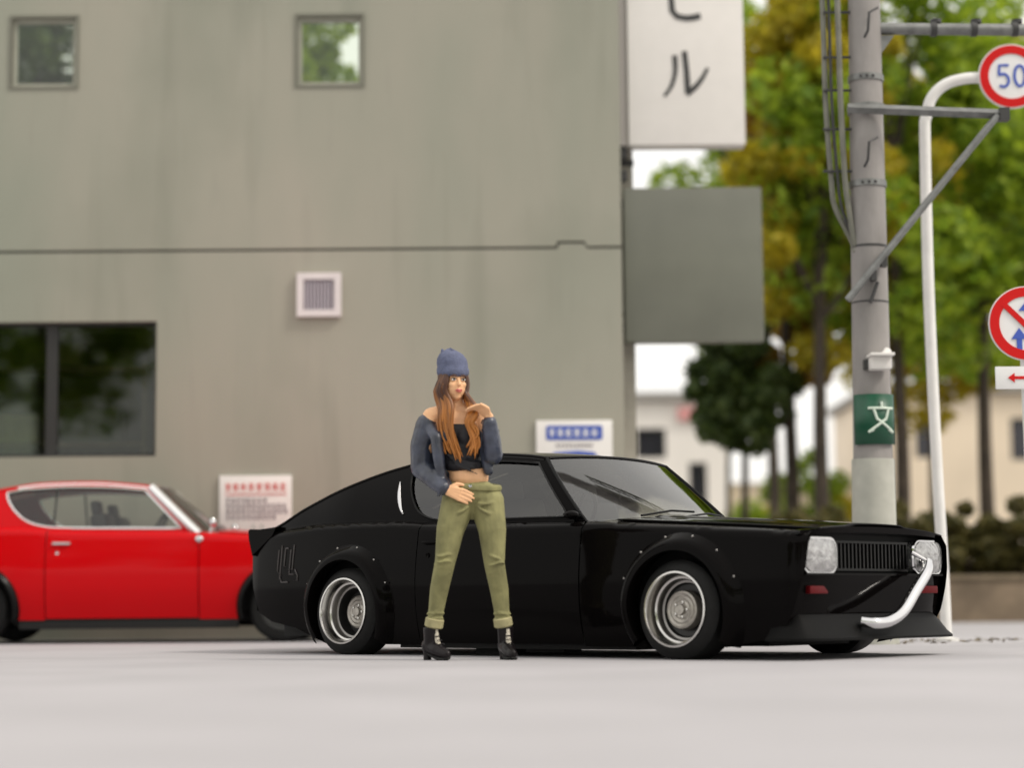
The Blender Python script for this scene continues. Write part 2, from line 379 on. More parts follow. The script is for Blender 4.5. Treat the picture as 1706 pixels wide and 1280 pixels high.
# vent
v0 = at(532, 492, YW); s = 74/3400*YW
vent = thing('wall_vent', 'square white louvred vent on the grey building wall', 'vent', (v0.x, YW-.002, v0.z))
wallpanel('frame', M_OFFW, vent, rc((-s/2, s/2, -s/2, s/2)), [rc((-s*.35, s*.35, -s*.35, s*.35))], -.05, 0)
MB().box((0, -.006, 0), (s*.7, .008, s*.7)).build('back', mat('vent_dark', (.16, .14, .17), .7), vent, smooth=False)
for i in range(9): MB().box((-s*.35+(i+.5)*s*.7/9, -.025, 0), (.016, .03, s*.7), rot=Matrix.Rotation(R(35), 3, 'Z')).build('slat', M_SLAT, vent, smooth=False)

# ------------------------------------------------------------------ lettering made of strokes
def stroke(b, pts, w0, w1=None, y=-.004, d=.004):
    """flat stroke along (x, z) points"""
    w1 = w0 if w1 is None else w1; P = [np.array(p, float) for p in pts]; m = len(P); L = []; Rr = []
    for i in range(m):
        t = nrm(P[min(i+1, m-1)]-P[max(i-1, 0)]); n = np.array([-t[1], t[0]]); w = (w0+(w1-w0)*i/(m-1))/2
        L.append(P[i]+n*w); Rr.append(P[i]-n*w)
    for i in range(m-1):
        q = [L[i], L[i+1], Rr[i+1], Rr[i]]; b.prism([tuple(p) for p in q], y, y+d)
def pseudo_line(b, x0, x1, z, h, r, n=None, y=-.003):
    """one line of small print: blocky little characters"""
    x = x0
    while x < x1-h*.5:
        w = h*r.uniform(.75, 1.0)
        if r.random() < 1.1:
            for k in range(3): b.box((x+w/2, y, z-h/2+h*(k+.5)/3+r.uniform(-.05, .05)*h), (w*r.uniform(.55, .95), .003, h*.17))
            b.box((x+w*r.uniform(.25, .75), y-.0005, z), (h*.16, .003, h*.92))
        x += w+h*.18
r_ = random.Random(3)
# red headed notice
def notice(px0, px1, py0, py1, label):
    c = at((px0+px1)/2, py1, YW); w = (px1-px0)/3400*YW; h = at(0, py0, YW).z-at(0, py1, YW).z
    t = thing('wall_notice', label, 'sign', (c.x, YW-.004, c.z)); MB().box((0, -.015, h/2), (w, .03, h), bev=.004).build('board', M_WHITE, t); return t, w, h
t, w, h = notice(366, 486, 793, 888, 'white wall notice with red heading and grey small print beside the red car')
b = MB(); pseudo_line(b, -w*.42, w*.42, h*.80, h*.13, r_, y=-.032); b.build('red_heading', M_REDINK, t, smooth=False)['kind'] = 'stuff'
b = MB(); pseudo_line(b, -w*.42, w*.42, h*.67, h*.045, r_, y=-.032); b.build('red_line', M_REDINK, t, smooth=False)['kind'] = 'stuff'
for z, f in ((.565, .6), (.465, .84), (.365, .84), (.265, .72)):
    b = MB(); pseudo_line(b, -w*.41, -w*.41+w*f, h*z, h*.085, r_, y=-.032); b.build('text_line', M_GREYINK, t, smooth=False)['kind'] = 'stuff'
for x in (-.02, .10):
    b = MB(); stroke(b, [(w*x, h*.14), (w*x-.012, h*.11), (w*x, h*.07)], .008, y=-.034); b.build('footer_mark', mat('green_ink', (.10, .22, .16), .5), t, smooth=False)
t, w, h = notice(894, 1021, 701, 800, 'white wall notice with blue bars, behind the roof of the black car')
b = MB(); b.prism(rrect(0, h*.79, w*.74, h*.24, .02), -.036, -.030); hb = b.build('blue_heading', M_BLUEINK, t, smooth=False)
b = MB(); pseudo_line(b, -w*.33, w*.3, h*.79, h*.13, r_, y=-.038); b.build('white_lettering', M_SWHITE, hb, smooth=False)['kind'] = 'stuff'
b = MB(); pseudo_line(b, -w*.25, w*.25, h*.575, h*.06, r_, y=-.032); b.build('text_line', M_GREYINK, t, smooth=False)['kind'] = 'stuff'
b = MB(); b.prism([(-w*.33, h*.36), (w*.32, h*.36), (w*.26, h*.46), (w*.05, h*.49), (-w*.27, h*.46)], -.036, -.030); b.build('blue_bar', M_BLUEINK, t, smooth=False)
b = MB(); pseudo_line(b, -w*.3, w*.3, h*.2, h*.08, r_, y=-.032); b.build('text_line', M_GREYINK, t, smooth=False)['kind'] = 'stuff'

# projecting signs on the corner
YS = YW+.10
a = at(1046, 130, YS); e = at(1240, 130, YS); zb = at(1140, 241, YS).z; zt = zb+2.9
sg = thing('projecting_sign', 'tall white sign with black katakana lettering projecting from the building corner', 'sign', (a.x+.0, YS, zb))
sw = e.x-a.x; shh = zt-zb
MB().box((sw/2, .12, shh/2), (sw, .24, shh), bev=.012).build('light_box', mat('sign_face_white', (.74, .715, .68), .35, var=.02), sg)
MB().box((-.055, .12, shh/2), (.09, .14, shh-.02)).build('mounting_rail', mat('rail_pale', (.48, .45, .43), .5), sg, smooth=False)
for z in (-.12, .1): MB().box((-.055, .12, z-.16), (.085, .1, .10)).build('bracket', M_DSTEEL, sg, smooth=False)
def sp2(px, py): p = at(px, py, YS); return (p.x-a.x, p.z-zb)
b = MB(); stroke(b, [sp2(1118, -52), sp2(1118, -5), sp2(1120, 18), sp2(1128, 27), sp2(1142, 30), sp2(1155, 29), sp2(1167, 26)], .052, .06, y=-.008)
stroke(b, [sp2(1118, -14), sp2(1140, -20), sp2(1160, -29)], .05, .05, y=-.0085); stroke(b, [sp2(1166, -52), sp2(1173, -40)], .035, .03, y=-.008); stroke(b, [sp2(1177, -57), sp2(1184, -45)], .035, .03, y=-.008)
b.build('letter', M_INK, sg, smooth=False)
b = MB(); stroke(b, spline([sp2(1124, 92), sp2(1125, 118), sp2(1119, 142), sp2(1107, 160)], 5), .05, .03, y=-.008)
stroke(b, [sp2(1140, 85), sp2(1144, 120), sp2(1146, 156)], .05, .055, y=-.0085); stroke(b, spline([sp2(1144, 156), sp2(1158, 145), sp2(1170, 130), sp2(1179, 113)], 5), .062, .03, y=-.008)
b.build('letter', M_INK, sg, smooth=False)
a2 = at(1040, 440, YS); e2 = at(1271, 440, YS); zb2 = at(1160, 569, YS).z; zt2 = at(1160, 312, YS).z
sg2 = thing('projecting_sign', 'blank grey metal sign panel projecting from the building corner below the white sign', 'sign', (a2.x, YS, zb2))
MB().box(((e2.x-a2.x)/2, .1, (zt2-zb2)/2), (e2.x-a2.x, .2, zt2-zb2), bev=.014).build('panel', M_PANEL, sg2)
for z in (.15, zt2-zb2-.15): MB().box((-.03, .1, z), (.06, .1, .08)).build('bracket', M_DSTEEL, sg2, smooth=False)

# ------------------------------------------------------------------ cars
K_TOP = curve([(2.08, .835), (1.9, .85), (1.6, .872), (1.03, .908), (.55, .935), (0, .945), (-.6, .96), (-1.0, .985), (-1.6, .99), (-2.1, .962), (-2.38, .945)])
K_W = curve([(2.10, .70), (2.04, .745), (1.95, .775), (1.7, .80), (1.3, .82), (.5, .832), (-.6, .835), (-1.3, .83), (-1.9, .79), (-2.25, .745), (-2.38, .71)])
K_K = curve([(.15, .915), (.25, .945), (.35, .975), (.48, .997), (.6, 1.0), (.72, .99), (.85, .97), (1.0, .945)])
K_B = curve([(.75, .70), (.5, .72), (0, .735), (-.8, .735), (-1.4, .732), (-1.9, .690), (-2.35, .62)])
K_ROOF = curve([(.15, 1.33), (.0, 1.352), (-.4, 1.380), (-.75, 1.373), (-1.1, 1.326), (-1.5, 1.230), (-1.9, 1.100), (-2.15, 1.0), (-2.32, .95)])
def side_v(u, z):
    zt = K_TOP(u); r = .055; d = np.clip(zt-z, 0, r); ins = r-np.sqrt(np.maximum(r*r-(r-d)**2, 0))
    return K_W(u)*K_K(z)-ins*.8
def gl_v(u, z):
    h = np.maximum(z-.93, -.05); return K_B(u)-.26*h-.36*h*h*np.sign(h)
def arc(cx, cz, r, a0, a1, n=20): return [(cx+r*math.cos(R(a0+(a1-a0)*k/n)), cz+r*math.sin(R(a0+(a1-a0)*k/n))) for k in range(n+1)]
WINDOW = [tuple(p) for p in spline([(-.5, .978), (-.72, .990), (-.88, 1.035), (-.99, 1.12), (-1.065, 1.22), (-1.085, 1.292)], 4)]+[tuple(p) for p in spline([(-.95, 1.318), (-.6, 1.337), (-.2, 1.330), (.10, 1.302)], 4)]+[(.435, .968)]
def make_car(name, label, P, M):
    loc, rz, dz, wr, wz_, arch = P['loc'], P['rz'], P['dz'], P['wr'], P['wr'], P['arch']
    car = thing(name, label, 'car', loc, rz)
    bz = lambda z: z+dz
    az = wz_-dz                                  # wheel centre height in body coordinates
    def smap(side, off=0):
        def f(u, z): return np.stack([u, side*(side_v(u, z)+off), z+dz], -1)
        return f
    def gmap(side, off=0):
        def f(u, z): return np.stack([u, side*(gl_v(u, z)+off), z+dz], -1)
        return f
    G1, G0 = .60, -.70                           # door shut lines
    sill = P['sill']; gp = .004; WIN = [(u if u > -.4 else -.4+(u+.4)*P.get('winscale', 1), z) for u, z in WINDOW]
    def top(u0, u1, n=30): return [(u, float(K_TOP(u))) for u in np.linspace(u0, u1, n)]
    sa = math.degrees(math.asin(max(-.95, min(.95, (sill-az)/arch))))
    for side in (-1, 1):
        fr = [(G1+gp, sill)]+arc(1.305, az, arch, 180-sa, sa)+[(1.92, sill+.06), (2.0, .42), (2.04, .55), (2.065, .65), (2.075, .78), (2.07, .838)]+top(2.06, G1+gp, 34)
        re = [(G0-gp, sill)]+top(G0-gp, -2.36, 34)+[(-2.35, .80), (-2.31, .58), (-2.24, sill+.20), (-2.10, sill+.14), (-1.85, sill+.10)]+arc(-1.305, az, arch, 180-sa, sa)
        rd = [(G1-gp, sill+.012)]+top(G1-gp, G0+gp, 30)+[(G0+gp, sill+.012)]
        rd = [(u, z-(.0 if z < .6 else .002)) for u, z in rd]
        panel('front_fender', M['paint'], car, smap(side), fr, sp=.035, out=(0, side, 0))
        panel('rear_fender', M['paint'], car, smap(side), re, sp=.035, out=(0, side, 0))
        door = panel('door', M['paint'], car, smap(side, .001), rd, sp=.04, out=(0, side, 0))
        vs_ = float(side_v(-.57, .845))
        hd = MB().box((-.565, side*(vs_+.018), bz(.845)), (.15, .02, .022), bev=.008); hd.box((-.63, side*(vs_+.006), bz(.845)), (.02, .03, .02)).box((-.50, side*(vs_+.006), bz(.845)), (.02, .03, .02))
        hd.build('door_handle', M['handle'], door); MB().lathe([(side*(float(side_v(-.6, .77))+.0), .0001), (side*(float(side_v(-.6, .77))+.008), .014), (side*float(side_v(-.6, .77)), .016)], 'y', 14, (-.6, 0, bz(.765))).build('door_lock', M['handle'], door)
        # greenhouse side with the window opening
        out = [(.585, .915)]+[(.15, 1.33)]+[(u, float(K_ROOF(u))-.006) for u in np.linspace(.1, -2.3, 70)]+[(u, float(K_TOP(u))-.012) for u in np.linspace(-2.3, .55, 40)]
        cs = panel('pillar_panel', M['paint'], car, gmap(side), out, [WIN], sp=.04, out=(0, side, 0))
        panel('side_glass', M['glass'], car, gmap(side, -.012), WIN, sp=.06, out=(0, side, 0))
        q = [(*p, 0) for p in WIN]; ring = [(u, side*(float(gl_v(u, z))+.002), bz(z)) for u, z in dens(WIN, .05)]; ring.append(ring[0])
        MB().tube(ring, .0095 if M['trim'] is not M_TRIM else .007, 6, cap=False).build('window_trim', M['trim'], cs)
        # ledge between shoulder and glass
        us = np.linspace(-2.36, .66, 60); rows = []
        for k in np.linspace(0, 1, 4):
            vt = side_v(us, K_TOP(us)); vi = gl_v(us, K_TOP(us))-.03
            rows.append(np.stack([us, side*(vt+(vi-vt)*k), bz(K_TOP(us)+.004*np.sin(k*math.pi))], -1))
        MB().grid(np.array(rows)).build('belt_ledge', M['paint'], car, angle=0)
    # wing tops, hood, deck
    def topgrid(us, ss, crown, off=0):
        U, S = np.meshgrid(us, ss, indexing='ij'); vt = side_v(U, K_TOP(U))
        return np.stack([U, S*vt, bz(K_TOP(U)+crown*(1-np.abs(S)**2.2)+off)], -1)
    MB().grid(topgrid(np.linspace(.5, 2.07, 40), np.linspace(-1, 1, 25), .032)).build('wing_top', M['paint'], car, angle=0)
    hg = topgrid(np.linspace(.74, 2.06, 36), np.linspace(-.86, .86, 31), .032, .006)
    S = np.linspace(-.86, .86, 31); hg[:, :, 2] += .012*np.clip((.42-np.abs(S))/.08, 0, 1)[None]
    MB().grid(hg).build('hood', M['paint'], car, angle=0, solid=.01)
    us = np.linspace(-2.37, -2.02, 10); MB().grid(topgrid(us, np.linspace(-1, 1, 17), .01)).build('deck', M['paint'], car, angle=0)
    # roof and rear glass
    us = np.linspace(.15, -2.3, 60); ss = np.linspace(-1, 1, 31); Ug, Sg = np.meshgrid(us, ss, indexing='ij')
    wgt = np.clip((Ug+.25)/.4, 0, 1); cr = .030*np.clip((Ug+2.3)/.5, 0, 1)
    ve = gl_v(Ug, K_ROOF(Ug)); uu = Ug+.06*(1-Sg**2)*wgt
    zz = K_ROOF(Ug)+cr*(1-np.abs(Sg)**2.5)
    k0, k1 = 30, 51; RP = np.stack([uu, Sg*ve, bz(zz)], -1); rfm = MB(); rfm.v = [tuple(map(float, p)) for p in RP.reshape(-1, 3)]
    rfm.f = [(i*31+j, i*31+j+1, (i+1)*31+j+1, (i+1)*31+j) for i in range(59) for j in range(30) if not (k0 <= i < k1 and 3 <= j < 27)]
    rf = rfm.build('roof', M['paint'], car, angle=0)
    pr = np.stack([uu, Sg*ve, bz(zz+.002)], -1)[k0:k1+1, 3:28]
    MB().grid(pr).build('rear_window', G_CAR, car, angle=0)
    # drip rail
    for side in (-1, 1):
        pts = [(u, side*(float(gl_v(u, K_ROOF(u)))+.004), bz(float(K_ROOF(u))-.016)) for u in np.linspace(.13, -1.0, 24)]
        MB().tube(pts, P.get('rail', .008), 6).build('drip_rail', M['trim'], rf)
        pts = [(.585-.435*k, side*(float(gl_v(.585-.435*k, .915+.415*k))+.004), bz(.918+.412*k)) for k in np.linspace(0, 1, 10)]
        MB().tube(pts, P.get('apil', .011), 8).build('pillar_trim', M['trim'], rf)
    for side in (-1, 1):
        pts = [(u, side*(float(gl_v(u, K_ROOF(u)))-.004), bz(float(K_ROOF(u))-.004)) for u in np.linspace(.14, -2.29, 70)]
        MB().tube(pts, .013, 10).build('roof_edge', M['paint'], rf)
        pts = [(u, side*(float(gl_v(u, K_TOP(u)))+.002), bz(float(K_TOP(u))+.003)) for u in np.linspace(.56, -2.30, 80)]
        MB().tube(pts, .009, 8).build('belt_moulding', M['paint'], rf)
    # windscreen
    T = np.linspace(0, 1, 14); Tg, Sg2 = np.meshgrid(T, np.linspace(-1, 1, 25), indexing='ij')
    ue = .59-.435*Tg; ze = .915+.415*Tg; vv = gl_v(ue, ze)-.006; bl = .15-.09*Tg
    ws = np.stack([ue+bl*(1-Sg2**2), Sg2*vv, bz(ze+.022*(1-Sg2**2))], -1)
    wsh = MB().grid(ws).build('windscreen', G_WIND, car, angle=0)
    bd = [tuple(p) for p in ws[0]]; MB().tube(bd, .010, 6).build('windscreen_trim', M['strim'], wsh)
    bd = [tuple(p) for p in ws[-1]]; MB().tube(bd, .010, 6).build('windscreen_trim', M['strim'], wsh)
    for s0 in (-.45, .12):                         # wipers lie on the lower glass
        i0 = int((s0+1)/2*24); pth = [ws[1, i0], ws[2, min(24, i0+5)], ws[2, min(24, i0+9)]]
        MB().tube([tuple(np.array(p)+np.array([.018, 0, .012])) for p in pth], .007, 6).build('wiper', M_TRIM, car)
    # inner hull, seats, wheel, dash
    MB().box((-.12, 0, bz(.53)), (4.1, 1.16, .52)).build('hull', M_UNDER, car, smooth=False)
    MB().box((-.02, 0, bz(sill+.03)), (1.86, 1.42, .10)).box((-.1, 0, bz(sill+.03)), (3.4, .8, .06)).box((-.33, -.45, bz(sill-.04)), (.24, .22, .06)).box((.12, -.5, bz(sill-.027)), (.3, .16, .03)).build('underbody', M_UNDER, car, smooth=False)
    for y in (-.36, .36):
        se = MB(); se.box((-.28, y, bz(.93)), (.14, .46, .36), Matrix.Rotation(R(-14), 3, 'Y'), .04).build('seat', M_SEAT, car)
        MB().box((-.36, y, bz(1.16)), (.07, .24, .13), Matrix.Rotation(R(-10), 3, 'Y'), .03).tube([(-.345, y, bz(1.02)), (-.36, y, bz(1.14))], .01).build('headrest', M_SEAT, car)
    MB().box((-1.05, 0, bz(.95)), (.16, 1.1, .24), Matrix.Rotation(R(-20), 3, 'Y'), .04).build('rear_seat', M_SEAT, car)
    MB().box((.50, 0, bz(.87)), (.30, 1.3, .12), None, .03).build('dashboard', M_SEAT, car)
    stw = MB(); c = np.array((.18, -.36, bz(.985))); rot = Matrix.Rotation(R(-62), 3, 'Y')
    stw.tube([tuple(c+np.array(rot @ Vector((.17*math.cos(k), .17*math.sin(k), 0)))) for k in np.linspace(0, 2*math.pi, 25)], .012, 6, cap=False)
    stw.tube([tuple(c), tuple(c+np.array((.22, 0, -.1)))], .02)
    for k in (0, 2.1, 4.2): stw.tube([tuple(c), tuple(c+np.array(rot @ Vector((.17*math.cos(k), .17*math.sin(k), 0))))], .01, 6)
    stw.build('steering_wheel', M_TRIM, car)
    mir = MB().box((.16, 0, bz(1.285)), (.03, .22, .06), None, .012).tube([(.18, 0, bz(1.35)), (.165, 0, bz(1.30))], .006).build('rear_view_mirror', M_TRIM, car)
    # front end
    zs = np.linspace(sill+.04, .612, 12); ss = np.linspace(-1, 1, 31)
    def fu(z, s): return 2.045-.30*np.clip(.6-z, 0, 1)**1.3-.045*np.abs(s)**5
    Zg, Sg3 = np.meshgrid(zs, ss, indexing='ij'); U = fu(Zg, Sg3)
    MB().grid(np.stack([U, Sg3*side_v(np.minimum(U, 2.03), Zg), bz(Zg)], -1)).build('front_panel', M['paint'], car, angle=0)
    zs2 = np.array([.812, .820, .842, .846]); ul = np.array([1.96, 2.075, 2.08, 2.05])
    MB().grid(np.array([[(u-.045*abs(s)**5, s*float(side_v(2.04, .80))*1.0, bz(z+.03*(1-abs(s)**2.2)*(z > .83)+.018*(1-abs(s)**2.2)*(z <= .83))) for s in ss] for z, u in zip(zs2, ul)])).build('hood_lip', M['paint'], car, angle=50)
    MB().box((1.965, 0, bz(.715)), (.02, 1.46, .23)).build('grille_back', M_UNDER, car, smooth=False)
    MB().box((2.0, 0, bz(.613)), (.10, 1.40, .012)).build('grille_sill', M['paint'], car, smooth=False)
    gr = wallpanel('grille', M_TRIM, car, rc((-.37, .37, .632, .795)), [rc((-.355, .355, .645, .782))], -.02, .02)
    gr.rotation_euler = (0, 0, R(90)); gr.location = (2.0, 0, dz)
    for i in range(19): 
        o = MB().box((-.34+i*.68/18, 0, .713), (.010, .024, .14)).build('grille_bar', mat('grille_dark', (.006, .006, .006), .3, spec=.25), gr, smooth=False)
    for s in (-1, 1):
        hp = rrect(0, 0, .305, .185, .06, 6); n = len(hp)
        hl = MB(); off = lambda k, d: [(2.0+d-.05*max(0, p[0]*s*k)**1.0*.5, s*.553+p[0]*k, bz(.712)+p[1]*k) for p in hp]
        L0 = off(1, -.03); L1 = off(1, .035); L2 = off(.94, .052); L3 = off(.6, .066); L4 = off(.2, .07)
        vs2 = L0+L1+L2+L3+L4; fs = [(r*n+i, r*n+(i+1) % n, (r+1)*n+(i+1) % n, (r+1)*n+i) for r in range(4) for i in range(n)]+[tuple(range(4*n, 5*n))]
        ho = hl.add(vs2, fs).build('headlight', M_LENS, car)
        MB().tube([L1[i] for i in range(n)]+[L1[0]], .011, 6, cap=False).build('headlight_rim', M['strim'] if M['strim'] is M_CHROME else M_CHROME, ho)
        MB().box((float(fu(.53, .8))+.0, s*.56, bz(.53)), (.03, .19, .042), Matrix.Rotation(R(-s*4), 3, 'Z'), .006).build('marker_light', M_MARK, car)
    # rear end
    zs = np.linspace(sill+.21, .945, 10); Zg, Sg3 = np.meshgrid(zs, ss, indexing='ij'); U = -2.30-.05*np.clip((Zg-.5)/.4, -1, 1)-.0*np.abs(Sg3)+.03*np.abs(Sg3)**6
    MB().grid(np.stack([U, Sg3*side_v(np.maximum(U, -2.34), Zg), bz(Zg)], -1)).build('rear_panel', M['paint'], car, angle=0)
    for y in (-.56, -.34, .34, .56):
        MB().lathe([(0, .085), (-.035, .085), (-.045, .07), (-.05, .03), (-.052, .0005)], 'x', 24, (-2.335, y, bz(.76))).build('tail_lamp', M_LAMP, car)
    # wheels
    for ax in (1.305, -1.305):
        for s in (-1, 1):
            yo, wd, rr, tr, dish, hubr = P['yo'][ax < 0], P['tw'][ax < 0], P['rr'], P['wr'], P['dish'][ax < 0], P['hubr']
            wt = bpy.data.objects.new('wheel', None); COL.objects.link(wt); wt.parent = car; wt.empty_display_size = .1
            wt.location = (ax, s*yo, wz_-.0025*(P['camber'] > 0)); wt.rotation_euler = (R(-s*P['camber'])*-1, 0, 0)
            S_ = s
            ty = [(-wd, rr-.01), (-wd+.002, rr+.012), (-wd+.008, tr-.03), (-wd+.035, tr-.004), (-wd/2, tr), (-.035, tr-.004), (-.008, tr-.03), (.002, rr+.012), (-.004, rr-.006)]
            MB().lathe([(S_*a_, r) for a_, r in ty], 'y', 48).build('tyre', M_TYRE, wt)
            if dish:
                lip = [(-.004, rr+.004), (.010, rr+.004), (.012, rr-.006), (.002, rr-.012), (-.055, rr-.022), (-.06, rr-.032)]
                MB().lathe([(S_*a_, r) for a_, r in lip], 'y', 48).build('rim_lip', M_RIM, wt)
                ba = [(-.06, rr-.032), (-.066, rr-.036), (-.10, rr-.040), (-.103, rr-.052)]
                MB().lathe([(S_*a_, r) for a_, r in ba], 'y', 48).build('rim_step', M_BRUSH, wt)
                bb = [(-.103, rr-.052), (-max(dish, .10)-.02, rr-.062), (-max(dish, .10)-.03, .001)]
                MB().lathe([(S_*a_, r) for a_, r in bb], 'y', 48).build('rim_barrel', mat('rim_dark', (.03, .03, .03), .4, .5), wt)
                hb_ = [(-dish-.02, hubr+.012), (-dish+.025, hubr+.004), (-dish+.03, hubr-.006), (-dish+.024, hubr-.02), (-dish+.03, hubr-.03), (-dish+.026, hubr-.045), (-dish+.032, hubr-.055), (-dish+.03, .03), (-dish+.045, .026), (-dish+.047, .0005)]
                hub = MB().lathe([(S_*a_, r) for a_, r in hb_], 'y', 40).build('hub', M_HUB, wt, angle=20)
                for k in range(5):
                    q = k*2*math.pi/5; MB().lathe([(S_*(-dish+.026), .008), (S_*(-dish+.04), .008), (S_*(-dish+.042), .0005)], 'y', 8, (.042*math.cos(q), 0, .042*math.sin(q))).build('wheel_nut', M_RIM, hub)
            else:
                rp = [(-.004, rr+.002), (.004, rr), (.0, rr-.02), (-.03, rr-.03), (-.035, .10), (-.015, .07), (-.01, .03), (.004, .025), (.005, .0005)]
                MB().lathe([(S_*a_, r) for a_, r in rp], 'y', 40).build('rim', mat('dark_rim', (.05, .05, .05), .35, .6), wt)
    # flares
    if P['flare']:
        for ax in (1.305, -1.305):
            for s in (-1, 1):
                fw, fr_ = P['flare']; sec = [(.085, .0), (.075, .012), (.055, .55*fw), (.034, .90*fw), (.012, 1.0*fw), (-.012, .98*fw), (-.014, .7*fw), (.0, -.05)]
                A0, A1 = P['fang']; angs = np.linspace(A0, A1, 45); rows = []
                for q in angs:
                    row = []
                    for dr, dv in sec:
                        r = arch+dr*fr_; uu_ = ax+r*math.cos(R(q)); z_ = az+r*math.sin(R(q)); z_ = max(z_, sill+.0)
                        zc = min(z_, float(K_TOP(uu_))-.012)
                        row.append((uu_, s*(float(side_v(uu_, zc))+dv-.002), bz(zc)))
                    rows.append(row)
                fl = MB().grid(np.array(rows)).build('wheel_flare', M['flare'], car, angle=50)
                if P.get('rivets'):
                    for q in np.linspace(25, 155, 6):
                        r = arch+.072*fr_; uu_ = ax+r*math.cos(R(q)); z_ = az+r*math.sin(R(q)); z_ = min(z_, float(K_TOP(uu_))-.02)
                        MB().ell((uu_, s*(float(side_v(uu_, z_))+.02), bz(z_)), (.007, .005, .007), 8).build('rivet', M_BRUSH, fl)
    return car, bz
BL = dict(paint=M_BLACK, trim=M_TRIM, strim=M_TRIM, glass=G_TINT, handle=M_BLACK, flare=M_BLACK)
PB = dict(loc=(.4766, 12.648, 0), rz=-.7301, dz=-.16, wr=.275, arch=.33, sill=.225, yo=(.862, .862), tw=(.24, .24), rr=.203, dish=(.085, .155), hubr=.098, camber=3.0, flare=(.07, 1.0), fang=(-32, 212), rivets=True, winscale=.80)
blackcar, bz = make_car('black_coupe', 'low glossy black fastback coupe with wide wheel flares and silver deep dish wheels', PB, BL)
# bright quarter pillar strip behind each side window
for s in (-1, 1):
    qs = MB(); rows = []
    for k in np.linspace(0, 1, 9):
        z = 1.03+.21*k; u0 = -.92-.11*k**.8; wd_ = .030*math.sin(math.pi*(.12+.8*k))
        rows.append([(u0-wd_*j, s*(float(gl_v(u0-wd_*j, z))+.004+.004*math.sin(math.pi*j)), bz(z)) for j in np.linspace(0, 1, 5)])
    qs.grid(np.array(rows)).build('quarter_strip', M_CHROME, blackcar, solid=.004)
# ducktail
dt = MB(); sec = [(-2.12, .985), (-2.28, .974), (-2.385, .978), (-2.40, .968), (-2.395, .91), (-2.36, .80)]
dt.grid(np.array([[(u+.04*abs(s)**3, s*.735, bz(z)) for s in np.linspace(-1, 1, 21)] for u, z in sec]))
for s in (-1, 1): dt.add([(u+.04, s*.735, bz(z)) for u, z in sec]+[(-2.12, s*.735, bz(.93))], [tuple(range(7))])
dt.build('ducktail_spoiler', M_BLACK, blackcar, angle=40)
# chin spoiler
path = [(1.86, .79), (1.94, .79), (2.02, .765), (2.075, .69), (2.10, .50), (2.115, 0)]; path = path+[(u, -v) for u, v in path[-2::-1]]
pp = spline(path, 5); rows = []
for off, z in ((-.09, .40), (-.05, .36), (-.005, .30), (.025, .275), (.025, .262), (-.10, .264)):
    row = []
    for i, p in enumerate(pp):
        t = nrm(pp[min(i+1, len(pp)-1)]-pp[max(i-1, 0)]); n = np.array([-t[1], t[0]]); n = n if n[0]*1+abs(n[1])*0 >= 0 or True else -n
        if n @ (p-np.array([1.0, 0])) < 0: n = -n
        q = p+n*off; row.append((q[0], q[1], bz(z)))
    rows.append(row)
MB().grid(np.array(rows)).build('chin_spoiler', mat('matte_black', (.004, .004, .004), .5, spec=.08), blackcar, angle=40)
MB().tube(spline([(2.09, -.24, .20), (2.15, -.20, .19), (2.165, -.08, .20), (2.165, .06, .25), (2.15, .22, .36), (2.13, .38, .465), (2.09, .46, .52)], 7), [.030]*6+[.033]*37, 14).build('chrome_bar', M_CHROME, blackcar)
for s in (-1,): MB().tube([(2.0, .42, bz(.70)), (2.09, .45, .52)], .012, 8).tube([(2.05, .36, .58), (2.10, .44, .53)], .012, 8).build('bar_bracket', M_CHROME, blackcar)
mm = MB(); mm.ell((.50, -.775, bz(.975)), (.05, .045, .026), 14).tube([(.50, -.71, bz(.945)), (.50, -.76, bz(.965))], .012, 8); mm.build('door_mirror', M_BLACK, blackcar)
# quarter panel monogram: interlaced outline strokes
def onside(u, z, off=.003): return (u, -(float(side_v(u, z))+off), bz(z))
dc = MB()
for pl in ([(-1.86, .86), (-1.86, .70), (-1.93, .70)], [(-1.89, .83), (-1.89, .67), (-1.80, .67)], [(-1.95, .84), (-1.95, .72), (-1.91, .72)], [(-1.92, .84), (-1.95, .84)],
           [(-1.99, .86), (-1.99, .64)], [(-2.02, .83), (-2.02, .69), (-1.97, .66)], [(-1.83, .70), (-1.80, .66), (-1.80, .63), (-1.86, .63)], [(-1.90, .62), (-1.97, .62), (-1.99, .66)]):
    dc.tube([onside(*p) for p in dens(pl+pl[::-1][1:-1], .04)] if len(pl) > 2 else [onside(*p) for p in pl], .0055, 5)
tag(dc.build('monogram_decal', M_DECAL, blackcar), 'grey monogram decal')
M_BRIGHT = mat('bright_trim', (.88, .88, .88), .22, .85)
RD = dict(paint=M_RED, trim=M_BRIGHT, strim=M_CHROME, glass=G_CAR, handle=M_CHROME, flare=M_TRIM)
PR = dict(loc=(at(229, 1079, 17.35).x-.085, 17.35+.80, 0), rz=R(0), dz=0.0, wr=.295, arch=.345, sill=.20, yo=(.77, .77), tw=(.2, .2), rr=.19, dish=(0, 0), hubr=.1, camber=0, flare=(.05, .55), fang=(-30, 210), rail=.011, apil=.040)
redcar, bzr = make_car('red_coupe', 'glossy red coupe with chrome window trim parked along the grey building', PR, RD)
MB().tube(spline([(1.55, .86, .50), (1.95, .83, .51), (2.12, .72, .51), (2.16, .4, .51), (2.17, 0, .51), (2.16, -.4, .51), (2.12, -.72, .51), (1.95, -.83, .51), (1.55, -.86, .50)], 5), .045, 8, flat=((0, 0, 1), 1.2)).build('front_bumper', M_CHROME, redcar)
